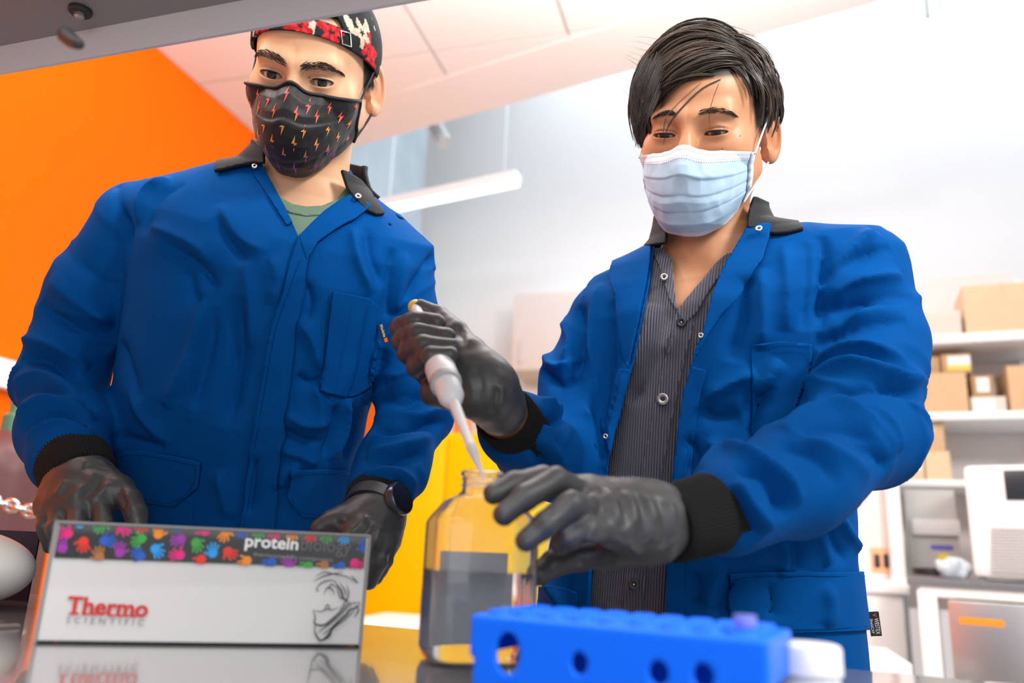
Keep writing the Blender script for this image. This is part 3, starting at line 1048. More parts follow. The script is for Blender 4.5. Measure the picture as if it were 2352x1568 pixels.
# line drawing at the right end
def zpx(x, y):
    return on_box(60 + x / 2.868, 1160 + y / 2.868, .0008)
SK = [[(1905, 470), (1960, 440), (2040, 455), (2110, 470), (2180, 510)], [(1895, 500), (1960, 465), (2030, 450), (2090, 440)], [(1910, 560), (1935, 520), (1990, 495), (2050, 500)],
      [(1960, 590), (1985, 540), (2020, 560), (2030, 590)], [(1990, 560), (2010, 520), (2045, 545)], [(2030, 500), (2075, 560), (2090, 610), (2130, 640)], [(2060, 500), (2100, 560), (2105, 600)],
      [(2110, 520), (2125, 580), (2100, 640), (2060, 690)], [(1890, 690), (1940, 700), (1985, 680), (2010, 690), (2060, 670)], [(1965, 680), (1985, 655), (2005, 680)],
      [(1890, 690), (1905, 740), (1900, 780), (1960, 790), (2010, 755), (2070, 700), (2120, 650), (2200, 640)], [(2200, 640), (2180, 670), (2130, 690), (2110, 720), (2060, 760), (2000, 820), (1950, 850)],
      [(1905, 780), (1900, 830), (1920, 870), (1945, 890), (1985, 860), (2030, 800), (2100, 750), (2165, 690)], [(1915, 850), (1950, 815), (2000, 780), (2060, 730), (2120, 670), (2150, 655)],
      [(2165, 650), (2190, 690), (2160, 740)], [(1960, 890), (2000, 860), (2010, 830)], [(2140, 460), (2190, 515)], [(1925, 570), (1910, 545)], [(2045, 520), (2065, 600), (2090, 620)]]
for k, s in enumerate(SK):
    pts = catmull([zpx(*q) for q in s], 14)
    w = .00065 * np.sin(np.linspace(.25, 2.9, 14)) * (1.3 if k in (10, 11, 12, 5) else .8)
    o = new_mesh('pen_stroke', *tube(pts, w, 5), mat('ink_black', (.02, .02, .02), .5), kit)

# ------------------------------------------------------------------ clear bottle with liquid
bo = PZ(1088, 1519, BZ)
bo[2] = BZ
byaw = YAW + math.radians(14)
bX, bY = np.array([math.cos(byaw), math.sin(byaw), 0]), np.array([-math.sin(byaw), math.cos(byaw), 0])
def srings(prof, n=56):
    """Rounded-square rings: (half width, height, squareness exponent)."""
    V, Fs = [], []
    for a, z, e in prof:
        for k in range(n):
            t = 2 * math.pi * k / n
            c, s = math.cos(t), math.sin(t)
            r = a / (abs(c) ** e + abs(s) ** e) ** (1 / e)
            V.append(bo + bX * r * c + bY * r * s + np.array([0, 0, z]))
    for i in range(len(prof) - 1):
        for k in range(n):
            k2 = (k + 1) % n
            Fs.append((i * n + k, i * n + k2, (i + 1) * n + k2, (i + 1) * n + k))
    return V, Fs, n
M_PET = mat('clear_plastic', (.97, .97, .97), .03, trans=.96, ior=1.22)
M_LIQ = mat('clear_liquid', (.93, .96, 1.0), .0, trans=1.0, ior=1.24)
bt = thing('media_bottle', bo, 'clear square plastic bottle half filled with liquid', 'bottle')
hb = .0435
prof_o = [(.012, .0012, 2), (hb - .010, .0008, 5), (hb - .003, .003, 6), (hb, .010, 7), (hb, .055, 7), (hb, .110, 7), (hb - .001, .113, 7), (hb - .004, .118, 6), (hb - .013, .1295, 5), (hb - .017, .1325, 4), (.0215, .1345, 2.4), (.0180, .138, 2), (.0175, .142, 2), (.0175, .150, 2), (.0195, .151, 2), (.0195, .1545, 2), (.0175, .156, 2)]
prof_i = [(max(a - .0016, .001), z + (.0014 if z < .02 else 0), e) for a, z, e in prof_o]
prof_i[-1] = (.0160, .156, 2)
Vo, Fo, n_ = srings(prof_o)
Vi, Fi, _ = srings(prof_i)
m_ = len(Vo)
Fall = list(Fo) + [tuple(i + m_ for i in reversed(f)) for f in Fi]
Fall.append(tuple(range(n_ - 1, -1, -1)))
Fall.append(tuple(m_ + k for k in range(n_)))
top_o, top_i = m_ - n_, 2 * m_ - n_
Fall += [(top_o + k, top_o + (k + 1) % n_, top_i + (k + 1) % n_, top_i + k) for k in range(n_)]
o = new_mesh('shell', list(Vo) + list(Vi), Fall, M_PET, bt)
smooth_by_angle(o, 50)
WL = .0725
prof_w = [(max(a - .0018, .001), z + .002, e) for a, z, e in prof_o[:4]] + [(hb - .0018, WL - .001, 7), (hb - .0022, WL, 7)]
Vl, Fl, _ = srings(prof_w)
Fl += [tuple(range(n_ - 1, -1, -1)), tuple(5 * n_ + k for k in range(n_))]
smooth_by_angle(new_mesh('liquid', Vl, Fl, M_LIQ, bt), 50)
# label on the far face, thread ring on the neck
def bp(x, y, z):
    return bo + bX * x + bY * y + np.array([0, 0, z])
MB().box(bp(.004, hb + .0008, .050), (.066, .0006, .074), np.stack([bX, bY, (0, 0, 1)], 1)).build('label', mat('bottle_label', (.60, .62, .66), .5), bt)
for zz in (.1425, .1475):
    pts = [bp(.0182 * math.cos(a), .0182 * math.sin(a), zz + .0012 * a / 6.28) for a in np.linspace(0, 6.0, 40)]
    new_mesh('neck_thread', *tube(pts, .0009, 6), M_PET, bt)

# ------------------------------------------------------------------ blue tube rack
hr = .050
rz = BZ + hr
rFL, rFR, rBR, rBL = PZ(1080, 1408, rz), PZ(1772, 1479, rz), PZ(1793, 1432, rz), PZ(1190, 1388, rz)
rx = unit(rFR - rFL)
rx = np.array([rx[0] * math.cos(.10) - rx[1] * math.sin(.10), rx[0] * math.sin(.10) + rx[1] * math.cos(.10), 0])
ry = np.array([-rx[1], rx[0], 0])
rL = np.linalg.norm(rFR - rFL) * .97
rW = .088
rc = rFL + rx * rL / 2 + ry * rW / 2
rc[2] = BZ
RM = np.stack([rx, ry, (0, 0, 1)], 1)
def on_rack(x, y):
    D = FWD + (x - 1176.0) / FPX * RGT - (y - 784.0) / FPX * UPV
    q = CAM + np.dot(rFL - CAM, ry) / np.dot(D, ry) * D - rc
    return q @ rx, q[2]
def sbox(q, c, h, r=0.002):
    d = np.abs(q - np.asarray(c, F32)) - (np.asarray(h, F32) - r)
    return np.sqrt((np.maximum(d, 0) ** 2).sum(1)) + np.minimum(d.max(1), 0) - r
RH = [(*on_rack(1165, 1500), .0085, .0125), (*on_rack(1330, 1523), .0052, .0065), (*on_rack(1512, 1545), .0058, .0068), (*on_rack(1615, 1552), .0058, .0068)]
WELLS = [(i, j) for i in range(9) for j in range(5)]
def rack_f(p):
    q = ((p - rc) @ RM).astype(F32)
    d = sbox(q, (0, 0, hr / 2), (rL / 2, rW / 2, hr / 2), .003)
    d = np.maximum(d, -sbox(q, (0, 0, hr / 2 - .006), (rL / 2 - .0035, rW / 2 - .0035, hr / 2 - .001), .002))
    for (u, z, a, b) in RH:
        e = ((np.sqrt(((q[:, 0] - u) / a) ** 2 + ((q[:, 2] - z) / b) ** 2)) - 1) * a
        e = np.maximum(e, np.abs(q[:, 1] + rW / 2) - .012)
        d = np.maximum(d, -e)
    # notches at the ends
    for s in (-1, 1):
        d = np.maximum(d, -sbox(q, (s * rL / 2, 0, 0), (.004, rW, .024), .001))
    px_, py_ = rL / 9.6, rW / 5.6
    ix = np.clip(np.round(q[:, 0] / px_), -4, 4)
    iy = np.clip(np.round(q[:, 1] / py_), -2, 2)
    rr = np.sqrt((q[:, 0] - ix * px_) ** 2 + (q[:, 1] - iy * py_) ** 2)
    ring = np.maximum(np.abs(rr - .0066) - .0013, np.abs(q[:, 2] - hr) - .0030)
    d = np.minimum(d, ring)
    d = np.maximum(d, -np.maximum(rr - .0054, np.abs(q[:, 2] - hr) - .01))
    return d
ext = np.array([rL, rL, 0]) * .6
Vr, Fr = mesh_sdf(rack_f, rc - ext - np.array([0, 0, .004]), rc + ext + np.array([0, 0, hr + .01]), .0016)
rk = thing('tube_rack', rc, 'bright blue plastic tube rack at the bottom of the frame', 'tube rack')
o = new_mesh('frame', Vr, Fr, mat('blue_polypropylene', (.000, .15, 1.0), .4, sss=.25, spec=.3), rk)
# a capped microtube standing in the rack
mt_ = PZ(1712, 1455, rz)
mt = thing('microtube', mt_, 'capped lilac microtube standing in the blue rack', 'tube')
M_MT = mat('lilac_plastic', (.25, .30, .85), .3, trans=.3, ior=1.2)
o = MB().lathe([(.004, -.02), (.0048, -.005), (.0048, .0035)], mt_, n=20).build('tube_body', M_MT, mt)
smooth_by_angle(o)
o = MB().lathe([(.0062, .0035), (.0066, .004), (.0066, .0095), (.006, .0105)], mt_, n=24).build('cap', M_MT, mt)
smooth_by_angle(o)

# ------------------------------------------------------------------ white capped jar
jd = .50
jt = P(1856, 1476, jd)
jc = np.array([jt[0], jt[1], BZ])
jar = thing('reagent_jar', jc, 'small jar with white ribbed screw cap beside the blue rack', 'jar')
hz = jt[2] - BZ
o = MB().lathe([(.016, 0), (.0185, .001), (.0185, hz - .022), (.0170, hz - .019)], jc, n=48).build('jar_body', mat('jar_plastic', (.74, .76, .78), .3), jar)
smooth_by_angle(o)
V_, F_ = [], []
n2 = 120
for r, z in ((.0192, hz - .0185), (.0198, hz - .018), (.0198, hz - .003), (.0188, hz - .0008), (.0165, hz)):
    for k in range(n2):
        rr = r + (.00025 * (1 if k % 2 else -1) if .019 < r and z < hz - .002 else 0)
        V_.append(jc + np.array([rr * math.cos(2 * math.pi * k / n2), rr * math.sin(2 * math.pi * k / n2), z]))
for i in range(4):
    for k in range(n2):
        F_.append((i * n2 + k, i * n2 + (k + 1) % n2, (i + 1) * n2 + (k + 1) % n2, (i + 1) * n2 + k))
F_ += [tuple(range(n2 - 1, -1, -1)), tuple(4 * n2 + k for k in range(n2))]
smooth_by_angle(new_mesh('screw_cap', V_, F_, mat('cap_white', (.80, .80, .81), .4), jar), 45)

# ------------------------------------------------------------------ pipette
pT, pO = P(1112, 1100, .625), P(953, 701, .885)
pa = unit(pT - pO)
pL = np.linalg.norm(pT - pO)
_s = np.linspace(0, pL, 600)
_q = project(pO + _s[:, None] * pa)[0]
def s_at(x, y):
    return _s[np.argmin((_q[:, 0] - x) ** 2 + (_q[:, 1] - y) ** 2)]
PM = frame(pa)
pip = thing('pipette', pT, 'white and grey pipette with yellow button held over the bottle', 'pipette')
M_PIPW, M_PIPG, M_PIPY = mat('pipette_white', (.80, .81, .82), .35), mat('pipette_grey', (.46, .48, .49), .4), mat('button_yellow', (.88, .55, .02), .4)
def plathe(prof, name, m, par=None):
    o = MB().lathe([(r, s) for s, r in prof], pO, PM, n=36).build(name, m, par or pip)
    return smooth_by_angle(o, 40)
s1, s2, s3, s4, s5, s6 = s_at(960, 718), s_at(972, 742), s_at(1012, 845), s_at(1022, 880), s_at(1031, 925), s_at(1085, 1036)
plathe([(0, .006), (.001, .008), (.006, .0085), (.008, .007)], 'plunger_button', M_PIPY)
plathe([(.006, .0062), (s2 - .004, .0062), (s2, .0075)], 'plunger_rod', M_PIPW)
plathe([(s2 - .006, .009), (s2, .0145), (s2 + .02, .0155), (s3 - .03, .0135), (s3, .0135), (s3 + .001, .0135)], 'handle', M_PIPG)
plathe([(s3 - .004, .0142), (s3, .0150), (s4 - .008, .0150), (s4 - .002, .0148)], 'barrel', M_PIPW)
plathe([(s4 - .004, .0152), (s4 - .001, .0156), (s4 + .004, .0150), (s4 + .005, .0135)], 'collar', M_PIPG)
plathe([(s4 + .003, .0128), (s5 - .008, .0122), (s5, .0090), (s5 + .003, .0058)], 'nose_cone', M_PIPW)
plathe([(s5, .0056), (s5 + (s6 - s5) * .5, .0046), (s6, .0036)], 'shaft', M_PIPW)
plathe([(s6 - .006, .0044), (s6, .0042), (s6 + .3 * (pL - s6), .0032), (pL, .0008)], 'tip', mat('tip_plastic', (.92, .93, .94), .15, trans=.6, ior=1.25))
hk = pO + pa * (s2 - .002)
sidev = unit(P(905, 745, .86) - hk)
sidev = unit(sidev - pa * np.dot(sidev, pa))
MB().tube(catmull([hk + sidev * .006, hk + sidev * .018 - pa * .004, hk + sidev * .032 + pa * .002], 10), [.008] * 4 + [.0078, .0075, .007, .0065, .006, .004], 14).build('finger_hook', M_PIPG, pip, smooth=True)
ej = unit(np.cross(pa, sidev))
MB().tube([pO + pa * (s3 + .01) - ej * .0 + unit(np.cross(sidev, pa)) * .0 + (unit(P(1050, 860, .70) - (pO + pa * s3)) - pa * np.dot(unit(P(1050, 860, .70) - (pO + pa * s3)), pa)) * .014, pO + pa * (s4 + .006) + (unit(P(1050, 860, .70) - (pO + pa * s3)) - pa * np.dot(unit(P(1050, 860, .70) - (pO + pa * s3)), pa)) * .016], .004, 10).build('ejector_arm', M_PIPW, pip, smooth=True)
# ------------------------------------------------------------------ people: shared builders
def eul(ax, ay, az):
    cx, sx, cy, sy, cz, sz = math.cos(ax), math.sin(ax), math.cos(ay), math.sin(ay), math.cos(az), math.sin(az)
    Rx = np.array([[1, 0, 0], [0, cx, -sx], [0, sx, cx]])
    Ry = np.array([[cy, 0, sy], [0, 1, 0], [-sy, 0, cy]])
    Rz = np.array([[cz, -sz, 0], [sz, cz, 0], [0, 0, 1]])
    return Rz @ Rx @ Ry

class Head:
    """Head frame: x to its left cheek, y to the back, z up, origin between the eyes' level and the skull centre."""
    def __init__(s, px, py, d, rx, ry, rz):
        s.c = P(px, py, d)
        s.M = CB @ eul(math.radians(rx), math.radians(ry), math.radians(rz))
    def loc(s, p):
        return ((p - s.c) @ s.M).astype(F32)
    def wld(s, q):
        return s.c + np.asarray(q, float) @ s.M.T

def head_f(q, op):
    """op: eye opening centre, half height, tilt."""
    m = q.copy()
    m[:, 0] = np.abs(m[:, 0])
    d = ell(q, (0, .014, .028), (.075, .096, .086))
    d = smin(d, ell(q, (0, -.028, -.03), (.063, .063, .080)), .03)
    d = smin(d, ell(q, (0, -.036, .040), (.058, .052, .048)), .025)
    d = smin(d, cone(m, (.053, .0, -.050), (.014, -.078, -.100), .020, .018), .03)
    d = smin(d, ell(m, (.043, -.058, -.024), (.024, .024, .024)), .028)
    d = smin(d, cone(m, (.010, -.0885, .018), (.043, -.0765, .020), .009, .008), .016)
    d = smin(d, cone(q, (0, -.090, .010), (0, -.110, -.034), .0078, .0115), .016)
    d = smin(d, ell(m, (.0125, -.099, -.037), (.0085, .0095, .0075)), .008)
    d = smax(d, -ell(m, (.031, -.1035, -.002), (.018, .013, .011)), .014)
    d = smin(d, ell(m, (.0325, -.0755, -.001), (.0165, .0152, .0145)), .006)
    e = m.copy()
    e[:, 2] -= op[2] * (e[:, 0] - .0325)
    # upper-lid crease
    cr = np.sqrt((e[:, 2] - op[0] - op[1] - .0035 + 14 * (e[:, 0] - .0325) ** 2) ** 2 + ((e[:, 1] + .0885)) ** 2 * .05) - .0006
    cr = np.maximum(cr, np.abs(e[:, 0] - .0325) - .017)
    d = smax(d, -cr, .0025)
    d = smax(d, -ell(e, (.0325, -.090, op[0]), (.0152, .020, op[1])), .0012)
    # ear
    a = math.radians(28)
    ex, ey, ez = m[:, 0] - .074, m[:, 1] - .020, m[:, 2] + .006
    u = (ex * math.sin(a) + ey * math.cos(a)).astype(F32)
    w = (ex * math.cos(a) - ey * math.sin(a)).astype(F32)
    u2 = u + .12 * ez
    E = np.stack([w, u2, ez.astype(F32)], 1).astype(F32)
    d = smin(d, ell(E, (.000, .008, .0), (.0055, .0165, .031)), .006)
    rr = np.sqrt(((u2 - .008) / .0165) ** 2 + (ez / .031) ** 2)
    rim = np.sqrt(((rr - 1) * .019) ** 2 + (w - .004) ** 2) - .0036
    rim = np.maximum(rim, -(u2 - .000) - .006 - .2 * (ez + .01))
    d = smin(d, rim, .003)
    d = smin(d, ell(E, (.002, .003, -.027), (.006, .009, .010)), .006)
    d = smax(d, -ell(E, (.0085, .003, -.004), (.0065, .0085, .014)), .004)
    d = smin(d, ell(E, (.004, -.006, -.006), (.004, .004, .007)), .004)
    return d

class Torso:
    """Body trunk: a stack of rounded sections given as (pixel centre x, y, half width px, depth, half thickness)."""
    def __init__(s, st, sl, sr, n=2.35):
        s.C = np.array([P(a[0], a[1], a[3]) for a in st])
        s.w = np.array([a[2] * a[3] / FPX for a in st])
        s.b = np.array([a[4] for a in st])
        s.A = unit(s.C[-1] - s.C[0])
        s.S = unit(sr - sl)
        s.N = unit(np.cross(s.A, s.S))
        s.inv = np.linalg.inv(np.stack([s.A, s.S, s.N], 1))
        q = (s.C - s.C[0]) @ s.inv.T
        s.t, s.ox, s.oy = q[:, 0], q[:, 1], q[:, 2]
        s.n = n
    def co(s, p):
        q = (p - s.C[0]) @ s.inv.T
        t = q[:, 0]
        return t, q[:, 1] - np.interp(t, s.t, s.ox), q[:, 2] - np.interp(t, s.t, s.oy), np.interp(t, s.t, s.w), np.interp(t, s.t, s.b)
    def f(s, p):
        t, x, y, w, b = s.co(p)
        k = ((np.abs(x) / w) ** s.n + (np.abs(y) / b) ** s.n) ** (1 / s.n)
        g = np.sqrt((x / w ** 2) ** 2 + (y / b ** 2) ** 2) / np.maximum(np.sqrt((x / w) ** 2 + (y / b) ** 2), 1e-4)
        d = (k - 1) / np.maximum(g, 1e-3)
        d = np.clip(d, -.09, .3)
        return np.maximum(np.maximum(d, s.t[0] - t), t - s.t[-1]).astype(F32)

def front_pts(V, Q, D, pts):
    """3-D points on the nearest layer of a vertex cloud at the given pixels."""
    out = []
    for (x, y) in pts:
        r2 = (Q[:, 0] - x) ** 2 + (Q[:, 1] - y) ** 2
        i = np.where(r2 < 100)[0]
        if len(i) == 0:
            i = np.argsort(r2)[:6]
        i = i[D[i] < D[i].min() + .02]
        j = i[np.argmin(r2[i])]
        out.append(P(x, y, D[j]))
    return np.array(out)

def strokes(V, N, lst, mask=None):
    """Folds: list of (pixel polyline, width m, height m); each lifts or sinks the cloth along a 3-D line on it."""
    Q, D = project(V)
    face = ((CAM - V) * N).sum(1) > 0
    disp = np.zeros(len(V))
    for pts, w, h in lst:
        ok = face if mask is None else face & mask
        iv = np.where(ok)[0]
        L = catmull(front_pts(V[iv], Q[iv], D[iv], pts), 14)
        lo, hi = L.min(0) - 3 * w, L.max(0) + 3 * w
        i = np.where(((V > lo) & (V < hi)).all(1))[0]
        if not len(i):
            continue
        best = np.full(len(i), 1e9)
        bt_ = np.zeros(len(i))
        for k in range(13):
            a, e = L[k], L[k + 1] - L[k]
            q = V[i] - a
            t = np.clip(q @ e / (e @ e + 1e-12), 0, 1)
            dd = ((q - t[:, None] * e) ** 2).sum(1)
            u = dd < best
            best[u] = dd[u]
            bt_[u] = (k + t[u]) / 13
        soft = .0018
        disp[i] += 1.7 * h * np.exp(-(np.sqrt(best + soft * soft) - soft) / (w * .78)) * np.clip(np.minimum(bt_, 1 - bt_) * 5, 0, 1) ** .7
    return disp

def sleeve_noise(V, arms, amp=.004, per=.034, seed=1):
    """Ring-like creases that gather around the bend of each sleeve."""
    disp = np.zeros(len(V))
    for k, (pts, rs) in enumerate(arms):
        pts = np.asarray(pts, float)
        best = np.full(len(V), 1e9)
        tt = np.zeros(len(V))
        seg = np.linalg.norm(np.diff(pts, axis=0), axis=1)
        cum = np.concatenate([[0], np.cumsum(seg)])
        for i in range(len(pts) - 1):
            e = pts[i + 1] - pts[i]
            q = V - pts[i]
            t = np.clip(q @ e / (e @ e), 0, 1)
            dd = np.linalg.norm(q - t[:, None] * e, axis=1)
            u = dd < best
            best[u] = dd[u]
            tt[u] = cum[i] + t[u] * seg[i]
        on = np.clip(1.6 - best / .075, 0, 1)
        ax = unit(pts[-1] - pts[0])
        warp = .045 * vnoise(V * 9, seed + k)
        w = vnoise(np.stack([(tt + warp) / per, V[:, 0] * 5, V[:, 2] * 5], 1), seed + 7 + k)
        w = 2.2 * (1 - np.abs(w)) ** 4 - .6
        elbow = cum[-2] if len(pts) > 3 else cum[1]
        disp += on * amp * w * (.35 + .65 * np.exp(-((tt - cum[2]) / .12) ** 2)) * np.clip((cum[-1] - tt) / .05, 0, 1)
    return disp

def patch(V, F, N, poly, lift, thick, name, m, parent, mask=None, extra=None):
    """A piece of cloth lying on the surface inside a pixel outline, with its own thickness."""
    Q, D = project(V)
    g = polysd(Q, poly)
    bad = ((CAM - V) * N).sum(1) < 0
    if mask is not None:
        bad |= ~mask
    g = np.where(bad, np.maximum(g, 8.0), g)
    (V2, N2), F2 = clip(V, F, g, (N,))
    if len(F2) == 0:
        print('EMPTY PATCH', name)
        return None
    N2 = N2 / (np.linalg.norm(N2, axis=1, keepdims=True) + 1e-9)
    V2 = V2 + N2 * lift
    V3, F3 = solid(V2, F2, N2, thick)
    return new_mesh(name, V3, F3, m, parent)

def stitch(V, N, pts, parent, lift=.006, closed=False):
    """Row of topstitching sunk along a pixel line on the cloth."""
    Q, D = project(V)
    fc = np.where(((CAM - V) * N).sum(1) > 0)[0]
    L = catmull(np.array(pts, float), max(8, len(pts) * 6))
    out = []
    for (x, y) in L:
        r2 = (Q[fc, 0] - x) ** 2 + (Q[fc, 1] - y) ** 2
        i = fc[np.argsort(r2)[:3]]
        out.append(P(x, y, D[i].mean()) + N[i].mean(0) * lift)
    out = np.array(out)
    out[1:-1] = (out[:-2] + 2 * out[1:-1] + out[2:]) / 4
    return new_mesh('stitching', *tube(out, .0004, 5), M_THREAD, parent)

def cuff(a, b, r0, r1, name, m, parent, ribs=64, squash=(1.0, 1.0), xdir=None):
    """Ribbed knit cuff from a to b."""
    a, b = np.asarray(a), np.asarray(b)
    M = frame(b - a, xdir)
    n = ribs * 4
    V, Fs = [], []
    prof = [(-.006, .72), (0, .93), (.004, 1.0), (.5, 1.0), (.92, .99), (1.0, .95), (1.02, .88), (.93, .80)]
    L = np.linalg.norm(b - a)
    for (u, k) in prof:
        uu = u if abs(u) > .1 else u / L
        r = (r0 + (r1 - r0) * min(max(u, 0), 1)) * k
        for j in range(n):
            t = 2 * math.pi * j / n
            rb = r + .0007 * math.cos(t * ribs) * (1 if .9 < k else 0)
            V.append(a + M[:, 2] * (u * L if u > .01 else u) + M[:, 0] * rb * squash[0] * math.cos(t) + M[:, 1] * rb * squash[1] * math.sin(t))
    for i in range(len(prof) - 1):
        for j in range(n):
            j2 = (j + 1) % n
            Fs.append((i * n + j, i * n + j2, (i + 1) * n + j2, (i + 1) * n + j))
    return new_mesh(name, V, Fs, m, parent)

def strands(curves, r0, name, m, parent, sides=4, cols=None):
    """Hairs: array (n, k, 3) of curve points, tapering to the tip."""
    C_ = np.asarray(curves, float)
    n, k, _ = C_.shape
    T = np.gradient(C_, axis=1)
    T /= np.linalg.norm(T, axis=2, keepdims=True) + 1e-12
    ref = np.where(np.abs(T[..., 2:3]) < .9, np.array([0, 0, 1.0]), np.array([1.0, 0, 0]))
    A = np.cross(T, ref)
    A /= np.linalg.norm(A, axis=2, keepdims=True) + 1e-12
    B = np.cross(T, A)
    prof = np.interp(np.linspace(0, 1, k), [0, .1, .6, 1], [.55, 1, .9, .12])
    R = np.broadcast_to(np.asarray(r0, float), (n,))[:, None, None] * prof[None, :, None]
    ang = 2 * np.pi * np.arange(sides) / sides
    V = C_[:, :, None, :] + R[..., None] * (np.cos(ang)[None, None, :, None] * A[:, :, None, :] + np.sin(ang)[None, None, :, None] * B[:, :, None, :])
    V = V.reshape(-1, 3)
    base = (np.arange(n)[:, None, None] * k + np.arange(k - 1)[None, :, None]) * sides
    s0 = np.arange(sides)[None, None, :]
    s1_ = (s0 + 1) % sides
    Fq = np.stack([base + s0, base + s1_, base + sides + s1_, base + sides + s0], -1).reshape(-1, 4)
    vc = None if cols is None else np.repeat(cols, k * sides, axis=0)
    return new_mesh(name, V, Fq, m, parent, cols=vc)

def hand_f(p, sp):
    """Gloved hand: palm pieces (fused softly) and fingers (kept apart)."""
    d = None
    for a, b, r1, r2 in sp['palm']:
        e = cone(p, a, b, r1, r2)
        d = e if d is None else smin(d, e, .016)
    for pts, rs in sp['fingers']:
        e = chain(p, pts, rs, .003)
        # soft at the knuckle, crisp along the finger
        d = smin(d, e, sp.get('k', .006))
    return d

def hand(spec_px, name, m, parent, h=.0022, folds=(), noise=.0006, k=.006):
    """spec in pixels with depths -> mesh."""
    sp = {'k': k, 'palm': [(P(*a), P(*b), r1, r2) for a, b, r1, r2 in spec_px['palm']],
          'fingers': [(np.array([P(*q[:3]) for q in f]), [q[3] for q in f]) for f in spec_px['fingers']]}
    allp = np.array([q for a, b, _, _ in sp['palm'] for q in (a, b)] + [q for f in sp['fingers'] for q in f[0]])
    V, Fq = mesh_sdf(lambda p: hand_f(p, sp), allp.min(0) - .045, allp.max(0) + .045, h)
    N = vnormals(V, Fq)
    dsp = noise * vnoise(V * 120, 5) + noise * 1.5 * vnoise(V * 45, 9)
    if folds:
        dsp = dsp + strokes(V, N, folds)
    V = V + N * dsp[:, None]
    return new_mesh(name, V, Fq, m, parent), V, Fq

M_SKIN1 = mat('skin_light', (.66, .36, .22), .45, vcol=True, bump=(420, .12, .0006), sss=.12, spec=.4)
M_SKIN2 = mat('skin_tan', (.55, .27, .14), .45, vcol=True, bump=(420, .12, .0006), sss=.12, spec=.4)
M_COAT = mat('coat_cotton', (.0002, .066, .262), .8, spec=.06, bump2=(9, .5, .006), bump=(900, .25, .0008), vary=(26, .06))
M_THREAD = mat('coat_thread', (.0002, .040, .165), .8, spec=.05)
M_COLLAR = mat('collar_black', (.018, .019, .021), .75, spec=.3, bump=(700, .3, .0008), vary=(40, .12))
M_KNIT = mat('knit_black', (.012, .012, .012), .85, spec=.2)
M_GLOVE = mat('nitrile_black', (.042, .042, .043), .47, spec=.9, bump=(260, .12, .0008))
M_SNAP = mat('snap_metal', (.66, .60, .50), .3, metal=1)
M_EYE = mat('eye_gloss', (.8, .8, .8), .08, vcol=True, coat=.6)
M_LASH = mat('lash_black', (.012, .008, .006), .6)
M_BROW = mat('brow_hair', (.022, .014, .010), .6)
M_TROUS = mat('trousers', (.02, .022, .03), .85)

def eye_parts(H, op, gaze, person):
    for s in (-1, 1):
        c = np.array([s * .0325, -.0755, -.001])
        n1, n2 = 28, 20
        V, cols = [], []
        g = unit(np.array(gaze, float))
        for i in range(n2 + 1):
            for j in range(n1):
                th, ph = math.pi * i / n2, 2 * math.pi * j / n1
                # pole along the gaze so the iris is a clean disc
                v = np.array([math.sin(th) * math.cos(ph), math.sin(th) * math.sin(ph), math.cos(th)])
                Mg = frame(g, (1, 0, 0))
                w = Mg @ v
                V.append(c + w * .0126)
                a = math.degrees(th)
                cols.append((.004, .003, .003) if a < 11 else (.030, .014, .008) if a < 28 else (.10, .07, .055) if a < 30 else (.66, .58, .55))
        Fs = [(i * n1 + j, i * n1 + (j + 1) % n1, (i + 1) * n1 + (j + 1) % n1, (i + 1) * n1 + j) for i in range(n2) for j in range(n1)]
        new_mesh('eye', H.wld(V), Fs, M_EYE, person, cols=np.array(cols))
        # lash line along the upper lid
        pts = []
        for u in np.linspace(-1.02, 1.12, 16):
            x = s * (.0325 + s * 0 + u * .0152)
            zz = op[0] + op[1] * math.sqrt(max(0, 1 - min(abs(u), 1) ** 2)) + op[2] * (u * .0152)
            dx, dz = abs(x) - .0325, zz + .001
            yy = -.0755 - math.sqrt(max(1e-6, .0154 ** 2 * (1 - (dx / .0168) ** 2 - (dz / .0148) ** 2)))
            pts.append((x, yy - .0003, zz))
        w = .0009 * np.interp(np.linspace(0, 1, 16), [0, .2, .8, 1], [.5, 1, 1.15, .3])
        new_mesh('eyelash', *tube(H.wld(pts), w, 6), M_LASH, person)

def brow(V, Q, D, pts, thick_px, n, person, seed=0, lift=.0010, length=.0100, up=.5):
    rng = np.random.default_rng(seed)
    L = front_pts(V, Q, D, catmull(np.array(pts, float), 12))
    L = catmull(L, 40)
    cur = []
    upw = UPV
    for k in range(n):
        t = rng.random() ** .9
        i = min(int(t * 38), 37)
        tan = unit(L[min(i + 1, 39)] - L[max(i - 1, 0)])
        off = (rng.random() - .5) * thick_px / FPX * 1.0 * (1 - .75 * max(0, t - .55) / .45) * (.75 + .25 * min(1, t * 5))
        root = L[i] + upw * off - FWD * (lift + .0006 * rng.random())
        dr = unit(tan + upw * (up * (1 - t * 1.1)) + rng.normal(0, .08, 3))
        ln = length * (.6 + .5 * rng.random()) * (1 - .35 * t)
        u = np.linspace(0, 1, 5)[:, None]
        cur.append(root + dr * ln * u - upw * .0015 * u ** 2 - FWD * .0006 * np.sin(u * 3.1))
    return strands(np.array(cur), .00032, 'eyebrow', M_BROW, person, sides=3)

